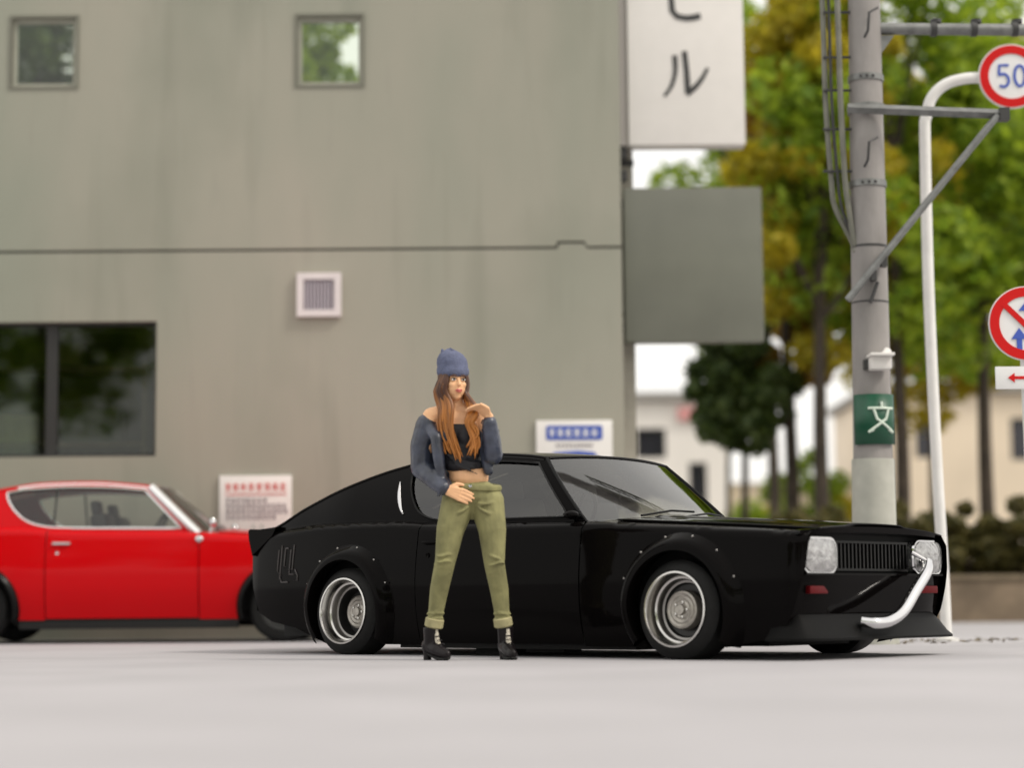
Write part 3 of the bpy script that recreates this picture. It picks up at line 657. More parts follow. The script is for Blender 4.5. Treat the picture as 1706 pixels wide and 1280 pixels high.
MB().tube(spline([(-1.8, .85, .5), (-2.3, .80, .5), (-2.42, .6, .5), (-2.44, 0, .5), (-2.42, -.6, .5), (-2.3, -.80, .5), (-1.8, -.85, .5)], 5), .045, 8).build('rear_bumper', M_CHROME, redcar)
for s in (-1, 1):
    mm = MB(); mm.ell((.70, s*.70, 1.02), (.035, .05, .045), 14).tube([(.68, s*.72, .93), (.70, s*.71, 1.0)], .012, 8); mm.build('fender_mirror', M_CHROME, redcar)
    MB().ell((.60, s*(float(side_v(.6, .88))+.012), .875), (.035, .016, .03), 12).build('side_badge', M_CHROME, redcar)
for s in (-1, 1): MB().box((0, s*.735, .165), (1.86, .06, .085), bev=.01).build('sill', M_UNDER, redcar)
# B-pillar post in the side glass
for s in (-1, 1): MB().tube([(-.66, s*(float(gl_v(-.66, .985))-.01), .985), (-.66, s*(float(gl_v(-.66, 1.33))-.01), 1.33)], .010, 6).build('window_divider', M_TRIM, redcar)

# ------------------------------------------------------------------ person
M_SKIN = mat('skin', (.80, .46, .25), .5, var=.06, scale=12)
M_PANTS = mat('olive_denim', (.215, .205, .090), .85, var=.26, scale=11, bump=.8, bscale=17, stretch=(1, 1, .8))  # colour variation paints in lighter and darker tones of lit folds
M_JACKET = mat('slate_jacket', (.042, .050, .076), .34, var=.45, scale=11, bump=1.0, bscale=16, spec=.6)
M_TOP = mat('black_top', (.010, .010, .014), .6, var=.3, scale=12, bump=.2, bscale=40)
M_BOOT = mat('boot_leather', (.007, .005, .006), .32, spec=.25, var=.2, bump=.1, bscale=60)
M_SOCK = mat('pale_lace', (.50, .46, .38), .7)
M_BEANIE = mat('slate_knit', (.10, .115, .19), .9, var=.15, scale=30, bump=.6, bscale=90)
M_HAIR = mat('brown_hair', (.30, .12, .028), .45, scale=7, col2=(.07, .024, .010), stretch=(1, 1, .5))
ht = M_HAIR.node_tree; hb2 = ht.nodes['Principled BSDF']; hn = ht.nodes.new('ShaderNodeTexCoord'); hs2 = ht.nodes.new('ShaderNodeSeparateXYZ'); ht.links.new(hn.outputs['Object'], hs2.inputs[0])
hg = ht.nodes.new('ShaderNodeNewGeometry'); hm = ht.nodes.new('ShaderNodeMath'); hm.operation = 'MULTIPLY_ADD'; hm.inputs[1].default_value = .22; ht.links.new(hg.outputs['Random Per Island'], hm.inputs[0]); ht.links.new(hs2.outputs['Z'], hm.inputs[2])
hr2 = ht.nodes.new('ShaderNodeMapRange'); hr2.inputs['From Min'].default_value = 1.66; hr2.inputs['From Max'].default_value = 1.38; ht.links.new(hm.outputs[0], hr2.inputs['Value'])
hx = ht.nodes.new('ShaderNodeMix'); hx.data_type = 'RGBA'; hx.inputs['A'].default_value = (.060, .020, .008, 1); hx.inputs['B'].default_value = (.42, .155, .026, 1); ht.links.new(hr2.outputs[0], hx.inputs['Factor']); ht.links.new(hx.outputs['Result'], hb2.inputs['Base Color'])
M_LIP = mat('lips', (.55, .12, .10), .4); M_EYE = mat('eye_dark', (.03, .018, .012), .3); M_EYEW = mat('eye_white', (.75, .72, .68), .3); M_BROW = mat('brow', (.12, .05, .02), .7)
def remesh(b, name, m, parent, voxel, smooth=6, sub=False):
    o = b.build(name, m, None); me0 = o.data
    md = o.modifiers.new('r', 'REMESH'); md.mode = 'VOXEL'; md.voxel_size = voxel
    ms_ = o.modifiers.new('s', 'SMOOTH'); ms_.iterations = smooth; ms_.factor = .5
    dg = bpy.context.evaluated_depsgraph_get(); me = bpy.data.meshes.new_from_object(o.evaluated_get(dg), depsgraph=dg)
    o.modifiers.clear(); o.data = me; bpy.data.meshes.remove(me0); me.name = name; me.shade_smooth()
    if not me.materials: me.materials.append(m)
    o.parent = parent; return o
PY = 11.45; px0 = at(780, 1100, PY)
per = thing('person', 'person in blue beanie, dark jacket and olive trousers, standing in front of the black car', 'person', (px0.x, PY, 0))
def chain(b, pts, rs, n=14):
    for i in range(len(pts)-1): b.cap(pts[i], pts[i+1], rs[i], rs[i+1], n)
HEAD = np.array((-.072, -.015, 1.555)); YAW = R(22)      # face turned slightly to her left (picture right)
RH = Matrix.Rotation(YAW, 3, 'Z')
def hp(x, y, z): p = RH @ Vector((x, y, z)); return (HEAD[0]+p.x, HEAD[1]+p.y, HEAD[2]+p.z)
bd = MB()
# head: skull, jaw, nose, chin, ears
bd.ell(hp(0, .012, .03), (.071, .088, .085), 20, RH); bd.ell(hp(0, -.025, -.03), (.058, .060, .075), 20, RH); bd.ell(hp(0, -.045, -.085), (.026, .026, .022), 14, RH)
bd.cap(hp(0, -.080, .012), hp(0, -.097, -.022), .007, .011, 8); bd.ell(hp(0, -.079, -.056), (.02, .012, .013), 10, RH)
for s in (-1, 1): bd.ell(hp(s*.03, -.06, -.02), (.024, .02, .02), 10, RH); bd.ell(hp(s*.071, .012, .0), (.010, .020, .032), 10, RH)
chain(bd, [(-.065, .005, 1.48), (-.06, .01, 1.40), (-.058, .012, 1.37)], [.046, .049, .06])
# torso
bd.ell((-.055, .0, 1.29), (.125, .082, .12), 18); bd.ell((-.03, .0, 1.13), (.105, .075, .12), 18); bd.ell((.01, .0, 1.02), (.112, .08, .09), 18); bd.ell((.03, .005, .92), (.135, .09, .09), 18)
for s in (-1, 1): bd.ell((-.058+s*.052, -.056, 1.255), (.050, .046, .052), 14)
chain(bd, [(-.05, .01, 1.40), (-.20, .005, 1.365)], [.05, .05]); chain(bd, [(-.06, .01, 1.40), (.085, .005, 1.365)], [.05, .048])
# arms
SR, ER, WR_ = (-.205, .0, 1.345), (-.245, .03, 1.085), (-.115, -.105, .945)
SL, EL, WL = (.09, .0, 1.345), (.145, -.075, 1.135), (.128, -.160, 1.345)
chain(bd, [SR, ER], [.048, .036]); chain(bd, [ER, WR_], [.037, .026]); chain(bd, [SL, EL], [.046, .036]); chain(bd, [EL, WL], [.037, .025])
# right hand tucked in the front pocket: palm, fingers, thumb
def hand(b, wrist, d, across, nrm_, curl, thumbside, L=.085):
    d = nrm(d); a = nrm(np.array(across)-d*np.dot(across, d)); n = np.cross(d, a) if nrm_ is None else nrm(nrm_)
    w = np.array(wrist)
    for k in (-.026, -.009, .009, .026): b.cap(w+d*.01+a*k*.6, w+d*L*.95+a*k, .015, .012, 8)
    for k, ln in ((-.030, .058), (-.010, .074), (.011, .080), (.031, .070)):
        p = w+d*L*.98+a*k; dd = d.copy(); 
        for j, f in enumerate((.45, .32, .25)):
            q = curl[j]; dd = nrm(dd*math.cos(q)+n*math.sin(q)*1.0); p2 = p+dd*ln*f*1.05; b.cap(p, p2, .0095-.001*j, .0088-.001*j, 8); p = p2
    p = w+d*.025+a*thumbside*.024; q = p+(d*.6+a*thumbside*.75+n*.15)*.034; q2 = q+(d*.9+a*thumbside*.25+n*.3)*.030; q3 = q2+(d*.95+n*.3)*.024
    b.cap(p, q, .014, .0115, 8); b.cap(q, q2, .0115, .010, 8); b.cap(q2, q3, .010, .008, 8)
hand(bd, WR_, (.9, -.16, -.34), (0.28, .0, .94), (0, 1, -.12), (.25, .3, .2), 1)
hand(bd, WL, (-.62, -.22, .62), (.45, -.75, .35), (-.55, .1, -.8), (.55, .6, .45), 1, .07)
# legs (under the trousers), ankles
HR, KR, AR = (-.045, .0, .885), (-.124, -.045, .545), (-.205, .01, .115)
HL, KL, AL = (.108, .005, .885), (.150, -.03, .53), (.208, .03, .115)
for H, K, A, s in ((HR, KR, AR, -1), (HL, KL, AL, 1)):
    Hh = np.array(H); Kk = np.array(K); Aa = np.array(A); md_ = Hh+(Kk-Hh)*.45+np.array((s*.012, -.012, 0)); cf = Kk+(Aa-Kk)*.35+np.array((s*.006, .022, 0))
    chain(bd, [Hh, md_, Kk, cf, Aa], [.078, .062, .040, .034, .026], 14); pass
body = remesh(bd, 'body', M_SKIN, per, .0048, 4)
# face details
for s in (-1, 1):
    e = MB(); e.ell(hp(s*.028, -.079, .006), (.0135, .006, .0075), 12, RH); eo = e.build('eye', M_EYEW, per)
    MB().ell(hp(s*.028, -.0845, .006), (.0065, .003, .0066), 10, RH).build('iris', M_EYE, eo)
    MB().tube([hp(s*.043, -.074, .010), hp(s*.03, -.0855, .0145), hp(s*.014, -.081, .009)], .0028, 6).build('eyelash', M_EYE, eo)
    MB().tube([hp(s*.046, -.070, .026), hp(s*.030, -.083, .031), hp(s*.013, -.085, .027)], [.002, .0038, .003], 6).build('eyebrow', M_BROW, per)
MB().tube([hp(-.021, -.081, -.054), hp(-.008, -.0915, -.0505), hp(0, -.0915, -.0525), hp(.008, -.0915, -.0505), hp(.021, -.081, -.054)], [.002, .0048, .004, .0048, .002], 8).tube([hp(-.018, -.082, -.0575), hp(0, -.0915, -.0625), hp(.018, -.082, -.0575)], [.002, .0062, .002], 8).build('mouth', M_LIP, per)
# trousers
tr = MB()
tr.ell((.033, .004, .925), (.145, .105, .085), 20); tr.ell((.033, .03, .87), (.150, .095, .09), 18)
for H, K, A, s in ((HR, KR, AR, -1), (HL, KL, AL, 1)):
    Hh = np.array(H); Kk = np.array(K); Aa = np.array(A); md_ = Hh+(Kk-Hh)*.45+np.array((s*.012, -.012, 0)); cf = Kk+(Aa-Kk)*.35+np.array((s*.006, .022, 0)); lo = Kk+(Aa-Kk)*.80
    chain(tr, [Hh, md_, Kk, cf, lo], [.099, .080, .058, .053, .038], 16)
    for k in range(3):           # knee and ankle folds
        p = Kk+(Aa-Kk)*(.02+.05*k)+np.array((0, -.05+.003*k, 0)); tr.cap(p+np.array((-.035, .012, .012)), p+np.array((.035, .012, -.010)), .007, .007, 6)
        p = cf+(lo-cf)*(.70+.15*k); tr.ell(tuple(p), (.053, .053, .013), 12)
tr.cap((-.10, -.075, .88), (-.0, -.095, .845), .012, .010, 8)
q5 = random.Random(9)
for H, K, A, s in ((HR, KR, AR, -1), (HL, KL, AL, 1)):          # creases: radiating from the crotch, across the thighs, at the knees and down the shins
    Hh = np.array(H); Kk = np.array(K); Aa = np.array(A)
    for k in range(2): tr.tube(spline([(.033+s*.02, -.088, .865-.012*k), (.033+s*.07, -.105, .862-.045*k), (.033+s*.12, -.078, .875-.075*k)], 4), [.003]+[.009]*7+[.003], 6)
    for f, r in ((.90, .060), (1.0, .058)):
        p = Hh+(Kk-Hh)*f+np.array((s*.008, -.008, 0)); sl_q = q5.uniform(-.04, .04)
        tr.tube([tuple(p+np.array((math.sin(a)*r, -math.cos(a)*r*1.0, sl_q*math.sin(a)+.008*math.sin(3*a)))) for a in np.linspace(-1.1, 1.1, 8)], [.002, .005, .007, .008, .008, .007, .005, .002], 6)
    for f, r in ((.08, .056), (.66, .043)):
        p = Kk+(Aa-Kk)*f+np.array((s*.004, .015*(1-abs(f-.35)*2), 0)); sl_q = q5.uniform(-.03, .03)
        tr.tube([tuple(p+np.array((math.sin(a)*r, -math.cos(a)*r, sl_q*math.sin(a)+.006*math.sin(3*a)))) for a in np.linspace(-1.2, 1.2, 8)], [.002, .005, .006, .007, .007, .006, .005, .002], 6)
pants = remesh(tr, 'trousers', M_PANTS, per, .0055, 4)
for A, K in ((AR, KR), (AL, KL)):
    A = np.array(A); K = np.array(K); d = nrm(K-A)
    MB().tube([tuple(A+d*.068), tuple(A+d*.075), tuple(A+d*.115), tuple(A+d*.122)], [.046, .053, .053, .046], 18).build('turn_up', mat('denim_cuff', (.33, .30, .16), .85, var=.15, scale=20), pants)
MB().tube([(.033+.150*math.cos(k), .004+.106*math.sin(k), .968+.012*math.sin(k)-.012*math.cos(k)) for k in np.linspace(0, 2*math.pi, 33)], .013, 8, cap=False, flat=((0, 0, 1), 1.4)).build('waistband', M_PANTS, pants)
MB().lathe([(-.006, .0005), (-.005, .010), (.004, .010)], 'y', 12, (.02, -.112, .965)).build('button', M_CHROME, pants)
# top
tp = MB(); tp.ell((-.055, .0, 1.27), (.134, .092, .09), 18); tp.ell((-.04, .0, 1.16), (.122, .090, .13), 18); tp.ell((-.012, -.004, 1.085), (.122, .090, .05), 18)
for s in (-1, 1): tp.ell((-.058+s*.052, -.058, 1.25), (.058, .050, .060), 14)
for k in range(4): tp.cap((-.11+.02*k, -.085, 1.14-.02*k), (.06, -.09, 1.12-.03*k), .008, .006, 6)
remesh(tp, 'black_top', M_TOP, per, .006, 8)
# jacket: sleeves and open fronts, slipped off her right shoulder
jk = MB()
SRj = (-.222, .012, 1.315)
chain(jk, [SRj, (-.255, .03, 1.20), (ER[0]-.012, ER[1]+.008, ER[2]-.01)], [.068, .066, .062], 16); chain(jk, [(ER[0]-.010, ER[1]+.004, ER[2]-.012), (-.180, -.045, 1.005), (-.132, -.095, .957)], [.060, .055, .046], 16)
chain(jk, [(.100, .012, 1.325), (.135, -.03, 1.22), EL], [.060, .058, .056], 16); chain(jk, [EL, (.138, -.12, 1.22), (.130, -.155, 1.31)], [.054, .050, .042], 16)
rr2 = random.Random(5)
for (a, b2, r0, k) in ((SRj, ER, .067, 5), (ER, (-.132, -.095, .957), .055, 5), (EL, (.130, -.155, 1.31), .049, 4), ((.1, .01, 1.33), EL, .058, 4)):      # sleeve folds
    a = np.array(a); b2 = np.array(b2); d = nrm(b2-a); sde = nrm(np.cross(d, (0, 1, .2)))
    for i in range(k):
        p = a+(b2-a)*((i+.7)/(k+.4)); ring = []
        for q in np.linspace(R(200), R(340), 7):
            ring.append(tuple(p+(sde*math.cos(q)+np.cross(d, sde)*math.sin(q)*(-1 if np.cross(d, sde)[1] > 0 and False else 1))*r0*1.02+d*.035*math.sin(q*2+i)))
        jk.tube(ring, [.006, .011, .016, .018, .016, .011, .006], 6)
# back and side panels
jk.ell((-.06, .055, 1.20), (.165, .062, .20), 18); jk.ell((-.02, .05, 1.03), (.15, .062, .08), 18)
chain(jk, [(-.205, -.02, 1.29), (-.168, -.075, 1.24), (-.158, -.085, 1.14), (-.140, -.075, 1.00)], [.040, .036, .034, .028]); chain(jk, [(.10, -.02, 1.31), (.105, -.055, 1.15), (.120, -.055, 1.05)], [.036, .034, .028])
chain(jk, [(-.02, .075, 1.41), (.07, .04, 1.385), (.10, -.01, 1.36)], [.028, .032, .034]); chain(jk, [(-.02, .08, 1.40), (-.14, .07, 1.375), (-.225, .03, 1.34)], [.028, .032, .036])
jacket = remesh(jk, 'jacket', M_JACKET, per, .006, 2)
MB().tube([(-.137+.048*(math.cos(k)*.45), -.090+.048*math.sin(k)*.8, .953+.048*math.cos(k)*.85) for k in np.linspace(0, 2*math.pi, 20)], .008, 6, cap=False).build('cuff', M_JACKET, jacket)
# beanie
bn = MB(); prof = [(.012, .079), (.03, .086), (.055, .086), (.058, .082), (.085, .083), (.112, .078), (.136, .063), (.152, .044), (.162, .022), (.165, .0005)]
vs_b = []; n = 28
for z, r in prof:
    for k in range(n):
        q = 2*math.pi*k/n; lean = max(0, z-.05)*.16; rib = 1+.014*math.cos(q*14)
        vs_b.append(hp(r*rib*math.cos(q)-lean*.55, r*1.16*rib*math.sin(q)+.012+lean*.25, z+.022-.012*math.sin(-q)*.8))
bn.add(vs_b, [(i*n+k, i*n+(k+1) % n, (i+1)*n+(k+1) % n, (i+1)*n+k) for i in range(len(prof)-1) for k in range(n)])
be = bn.build('beanie', M_BEANIE, per, angle=60, solid=.005)
pt = hp(-.052, .03, .158); MB().cap(pt, (pt[0]-.004, pt[1]+.004, pt[2]+.026), .017, .008, 10).build('beanie_tip', M_BEANIE, be)
# hair: locks falling on both sides of the face
hr = MB(); h2 = random.Random(11)
def lock(p0, p1, p2, p3, r0):
    P = spline([p0, p1, p2, p3], 6); m = len(P); ph = h2.uniform(0, 1.2); hr.tube([tuple(p+np.array((math.sin(i*.75+ph)*.010*min(1, i/6), math.cos(i*.75+ph)*.007*min(1, i/6), 0))) for i, p in enumerate(P)], [r0*(.75+.5*math.sin(math.pi*min(1, i/(m-1)*1.05)))*(1-.75*(i/(m-1))**3) for i in range(m)], 7)
for i in range(46):            # her right side (picture left): long dark lengths in front of and behind the shoulder
    t = i/45; j = lambda s: h2.uniform(-s, s)
    ang = R(200-95*t+j(4)); x0, y0 = .072*math.cos(ang), .09*math.sin(ang)*-1
    p0 = np.array(hp(.076*math.cos(R(175+50*t)), .085*math.sin(R(175+50*t))+.01, .045)); ex = -.135+.10*t+j(.012)
    p3 = np.array((ex, -.085-.05*t+j(.01), 1.19-.07*t+j(.04)))
    p1 = np.array((p0[0]-.012+.004*t+j(.006), p0[1]-.008, 1.50)); p2 = np.array((p0[0]*.45+ex*.55-.015+j(.01), -.06-.05*t+j(.01), 1.35))
    lock(p0, p1, p2, p3, .0115)
for i in range(40):            # her left side (picture right), gathered in the hand and falling over the chest
    t = i/39; j = lambda s: h2.uniform(-s, s)
    p0 = np.array(hp(.074*math.cos(R(-45+50*t)), .085*math.sin(R(-45+50*t))+.012, .045))
    p1 = np.array((p0[0]+.008+j(.004), p0[1]+.0, 1.50)); p2 = np.array((.03+j(.022), -.125+j(.018), 1.375)); ex = .045*t+j(.02)+.005
    p3 = np.array((ex+.015, -.135+j(.012), 1.16+j(.05)))
    P = spline([p0, p1, p2, (.035+j(.022), -.15+j(.012), 1.28), p3], 5); m = len(P)
    ph = h2.uniform(0, 1.2); hr.tube([tuple(p+np.array((math.sin(i_*.8+ph)*.012*min(1, i_/6), math.cos(i_*.8+ph)*.008*min(1, i_/6), 0))) for i_, p in enumerate(P)], [.0115*(.8+.5*math.sin(math.pi*i_/(m-1)))*(1-.8*(i_/(m-1))**3) for i_ in range(m)], 7)
for i in range(26):            # back
    t = i/25; ang = R(20+140*t); p0 = np.array(hp(.076*math.cos(ang), .09*math.sin(ang)+.012, .04))
    p3 = np.array((-.16+.15*(1-t), .095, 1.22+h2.uniform(-.03, .03))); lock(p0, p0+np.array((0, .012, -.08)), (p0+p3)/2+np.array((0, .02, .0)), p3, .013)
hr.build('hair', M_HAIR, per, angle=0)
# boots
for A, s, tx in ((AR, -1, .10), (AL, 1, .035)):
    A = np.array(A); bt = MB(); td = nrm((tx, -.10, 0)); h0 = np.array((A[0], A[1], 0))
    bt.tube([tuple(A+np.array((0, .0, .068))), tuple(A+np.array((0, .0, .03))), tuple(A+np.array((0, .005, -.01))), tuple(h0+np.array((0, .010, .06)))], [.047, .044, .043, .040], 18); heel = h0-td*.03; toe = h0+td*.125
    chain(bt, [h0+np.array((0, .005, .075)), h0+td*.05+np.array((0, 0, .058)), h0+td*.09+np.array((0, 0, .040)), toe+np.array((0, 0, .034))], [.040, .040, .034, .027])
    chain(bt, [heel+np.array((0, 0, .085)), heel+np.array((0, 0, .065))], [.036, .033])
    bo = remesh(bt, 'boot', M_BOOT, per, .005, 4)
    MB().tube([tuple(heel+np.array((0, 0, .075))), tuple(heel+np.array((0, 0, .03))-td*.004), tuple(heel-td*.002+np.array((0, 0, .0)))], [.028, .022, .023], 14).build('heel', M_BOOT, bo)
    sp_ = [(h0+td*k+np.array((0, 0, z))) for k, z in ((-.01, .035), (.03, .022), (.07, .010), (.11, .008), (.145, .014))]
    MB().tube([tuple(p) for p in sp_], [.026, .032, .038, .034, .014], 14, flat=((0, 0, 1), .28)).build('sole', M_UNDER, bo)
    tg = [A+td*k+np.array((0, 0, z)) for k, z in ((.040, .055), (.043, .02), (.052, -.015), (.072, -.045), (.095, -.058))]
    MB().tube([tuple(p) for p in tg], [.010, .013, .014, .013, .008], 8).build('tongue', M_SOCK, bo)
    for k in range(4):
        c = A+td*(.028+.008*k+.004*k*k*.6)+np.array((0, 0, .035-.020*k)); a_ = nrm(np.cross(td, (0, 0, 1))); c = c+td*.012
        MB().tube([tuple(c-a_*.018), tuple(c+td*.010+np.array((0, 0, .004))), tuple(c+a_*.018)], .003, 6).build('lace', M_BOOT, bo)

# ------------------------------------------------------------------ utility pole
YP = 14.6
pb = at(1457, 900, YP); pt_ = at(1440, 20, YP); pole = thing('utility_pole', 'grey concrete utility pole with steel brackets and cables beside the black car', 'utility pole', (pb.x, YP, 0))
lean = (pt_.x-pb.x)/(pt_.z-pb.z)
def pz(py): return at(1450, py, YP).z
def pX(z): return (z-pb.z)*lean
def prad(z): return .150-.0075*z
sh_ = MB(); zz_ = np.linspace(0, 7.5, 20); sh_.tube([(pX(z), 0, z) for z in zz_], [prad(z) for z in zz_], 32); sh_.build('shaft', M_CONC, pole)
zs_ = np.linspace(0, pz(766), 8); sl_ = MB(); sl_.tube([(pX(z), 0, z) for z in zs_], [prad(z)+.012 for z in zs_], 32); sl_.build('sleeve', M_CONC2, pole)
def pband(py, h=.035, e=.010, m=M_STEEL, name='band', bolts=True):
    z = pz(py); o = MB().tube([(pX(z), 0, z-h), (pX(z), 0, z+h)], prad(z)+e, 32).build(name, m, pole)
    if bolts:
        for q in (-115, -95, -75): MB().ell((pX(z)+(prad(z)+.012)*math.cos(R(q)), (prad(z)+.012)*math.sin(R(q)), z), (.012, .012, .012), 8).build('bolt', M_DSTEEL, o)
for py in (132, 308): pband(py, .022)
pband(183, .03, .014); pband(412, .008, .004, M_DSTEEL, bolts=False); pband(505, .006, .003, M_DSTEEL, bolts=False)
def pl(px, py, dy=0): p = at(px, py, YP+dy); return np.array((p.x-pb.x, dy, p.z))
A_, B_ = pl(1412, 180, -.17), pl(1675, 190, -.17)
arm = MB().tube([tuple(A_), tuple(B_)], .036, 4).build('arm', M_STEEL, pole, smooth=False)
MB().tube([tuple(pl(1412, 500, -.19)), tuple(pl(1662, 192, -.19))], .026, 8).build('strut', M_STEEL, pole)
MB().box(tuple(pl(1672, 191, -.17)), (.07, .09, .09)).build('arm_end', M_DSTEEL, pole, smooth=False)
for px, py in ((1472, 437), (1455, 460)): MB().box(tuple(pl(px, py, -.17)), (.04, .06, .07)).build('strut_clamp', M_DSTEEL, pole, smooth=False)
MB().tube([tuple(pl(1462, 470, -.16)), tuple(pl(1450, 505, -.155))], .014, 6).build('strut_tail', M_DSTEEL, pole)
MB().tube([tuple(pl(1440, 47, 0)), tuple(pl(1760, 50, 0))], .045, 12).build('upper_arm', M_STEEL, pole)
MB().add([tuple(pl(1466, 58, -.02)), tuple(pl(1490, 58, -.02)), tuple(pl(1466, 92, -.02)), tuple(pl(1466, 58, .02)), tuple(pl(1490, 58, .02)), tuple(pl(1466, 92, .02))], [(0, 1, 2), (5, 4, 3), (0, 3, 4, 1), (1, 4, 5, 2), (2, 5, 3, 0)]).build('gusset', M_STEEL, pole, smooth=False)
for px in (1555, 1622, 1690):
    c = pl(px, 48, 0); io = MB().tube([tuple(c-np.array((.02, 0, 0))), tuple(c+np.array((.02, 0, 0)))], .058, 12).build('clamp', M_DSTEEL, pole)
    MB().lathe([(-.05, .02), (-.05, .035), (-.02, .035), (-.015, .022), (.02, .022), (.025, .04), (.05, .04), (.05, .001)], 'z', 14, (c[0]+.02, 0, c[2]+.02)).build('insulator', M_DSTEEL, io)
for k, (x0, x1, x2) in enumerate(((1372, 1385, 1426), (1382, 1396, 1430), (1397, 1408, 1432))):
    pts = [pl(x0-4, -60, -.03*k), pl(x0, 60, -.03*k), pl(x0+4, 180, -.03*k), pl(x1, 300, -.03*k), pl(x1+6, 345, -.03*k), pl(x2-10, 395, -.03*k), pl(x2, 420, -.05)]
    MB().tube([tuple(p) for p in spline(pts, 5)], (.020, .012, .022)[k], 8).build('conduit', (M_CABLE, M_DSTEEL, M_CABLE)[k], pole)
for py in (20, 95, 150, 215, 285): 
    c = pl(1392, py, -.03); d = pl(1428, py, -.03); MB().tube([tuple(c-np.array((.09, 0, 0))), tuple(d)], .010, 6).build('standoff', M_DSTEEL, pole)
for py, s in ((236, -1), (20, -1)): MB().tube([tuple(pl(1462, py-8, -.15)), tuple(pl(1448, py, -.19)), tuple(pl(1446, py+30, -.18)), tuple(pl(1440, py+42, -.15))], .010, 6).build('step_hook', M_DSTEEL, pole)
# white lamp box
lm = at(1466, 606, YP-.20); lp = thing('pole_junction_box', 'small white box clamped to the utility pole above the green plate', 'junction box', (lm.x, YP-.20, lm.z))
MB().box((.0, 0, 0), (.15, .14, .09), bev=.012).build('box', M_WHITE, lp); MB().box((.0, -.03, .055), (.17, .20, .02), bev=.005).build('hood', M_WHITE, lp)
MB().tube([(.03, 0, .05), (.065, .02, .10)], .028, 10).build('gland', M_WHITE, lp); MB().box((-.085, .09, .0), (.04, .10, .07)).build('clamp', M_DSTEEL, lp, smooth=False)
# school plate wrapped on the pole
z0, z1 = pz(743), pz(660); zc = (z0+z1)/2; sc = thing('school_zone_plate', 'green plate with white school symbol wrapped round the utility pole', 'sign', (pb.x+pX(zc), YP, zc))
rp_ = prad(zc)+.008; hh = (z1-z0)/2
def cyl(q, z, r): return (r*math.sin(q), -r*math.cos(q), z)
qa, qb = R(-62), R(62); QQ = np.linspace(qa, qb, 24)
MB().grid(np.array([[cyl(q, z, rp_+.012) for q in QQ] for z in (-hh, hh)])).build('plate', M_SGREEN, sc, solid=.008)
def cstroke(b, pts, w):
    P = dens(pts+pts[::-1][1:-1], .02)[:] if len(pts) > 2 else np.array([np.array(pts[0])+(np.array(pts[1])-np.array(pts[0]))*k/6 for k in range(7)])
    if len(pts) > 2:
        P = []
        for a, c in zip(pts[:-1], pts[1:]): P += [np.array(a)+(np.array(c)-np.array(a))*k/5 for k in range(5)]
        P.append(np.array(pts[-1])); P = np.array(P)
    b.tube([cyl(p[0]/rp_, p[1], rp_+.021) for p in P], w, 6, flat=None)
b = MB(); sx = .35*hh/.23*.9
cx = .035
for pts in ([(cx, .135), (cx, .095)], [(cx-.085, .085), (cx+.085, .085)], [(cx-.05, .08), (cx-.03, .0), (cx+.085, -.105)], [(cx+.05, .08), (cx+.03, .0), (cx-.085, -.105)], [(cx-.085, -.105), (cx-.05, -.085)], [(cx+.085, -.105), (cx+.05, -.085)]):
    cstroke(b, [(x, z*hh/.20) for x, z in pts], .010)
b.build('symbol', mat('symbol_pale', (.62, .72, .62), .5), sc)

# ------------------------------------------------------------------ road signs
def disc(b, r, y0, y1, n=48, hole=0):
    if hole: b.lathe([(y0, hole), (y0, r), (y1, r), (y1, hole), (y0, hole)], 'y', n)
    else: b.lathe([(y0, .0005), (y0, r), (y1, r), (y1, .0005)], 'y', n)
    return b
YR = 15.4; sb = at(1573, 1000, YR); stp = at(1540, 220, YR); sc0 = at(1682, 130, YR)
ss_ = thing('speed_limit_sign', 'round 50 speed limit sign on a white hooked post behind the black car', 'road sign', (sb.x, YR, 0))
def sl2(px, py): p = at(px, py, YR); return (p.x-sb.x, 0, p.z)
MB().tube(spline([sl2(1577, 1070), sl2(1572, 960), sl2(1560, 760), sl2(1547, 480), sl2(1541, 230), sl2(1543, 195), sl2(1552, 163), sl2(1574, 141), sl2(1605, 131), sl2(1640, 129), sl2(1700, 129)], 5), .043, 16).build('post', M_POST, ss_)
MB().lathe([(0, .09), (.02, .09), (.03, .05), (.03, .04)], 'z', 16, sl2(1578, 1072)[:2]+(0,)).build('base_collar', M_POST, ss_)
pc = np.array((sc0.x-sb.x, 0, sc0.z)); rs_ = 56/3400*YR
pld = disc(MB(), rs_, -.06, -.045).build('disc', M_SWHITE, ss_, loc=tuple(pc)); disc(MB(), rs_*.955, -.068, -.059, hole=rs_*.70).build('ring', M_SRED, pld)
b = MB(); sc_ = rs_*.40
stroke(b, [(x*sc_-.62*sc_, z*sc_) for x, z in ((.42, .85), (-.28, .85), (-.34, .12))], .2*sc_, y=-.067)
stroke(b, [(x*sc_-.62*sc_, z*sc_) for x, z in [(-.36, .08)]+[(-.02+.42*math.cos(R(q)), -.32+.5*math.sin(R(q))) for q in range(110, -150, -20)]], .2*sc_, y=-.0675)
b.build('digit', M_SBLUE, pld, smooth=False)
b = MB(); stroke(b, [(.62*sc_+.40*sc_*math.cos(R(q)), .02*sc_+.80*sc_*math.sin(R(q))) for q in range(0, 361, 20)], .2*sc_, y=-.067); b.build('digit', M_SBLUE, pld, smooth=False)
MB().box((0, -.02, 0), (.06, .06, .12)).build('clip', M_STEEL, pld, smooth=False)
YN = 13.5; nc = at(1706, 541, YN); nb = at(1729, 1085, YN)
ns = thing('no_overtaking_sign', 'round red bordered sign with blue arrows above a white arrow plate', 'road sign', (nb.x, YN, 0))
nl = (nc.x-nb.x)/nc.z
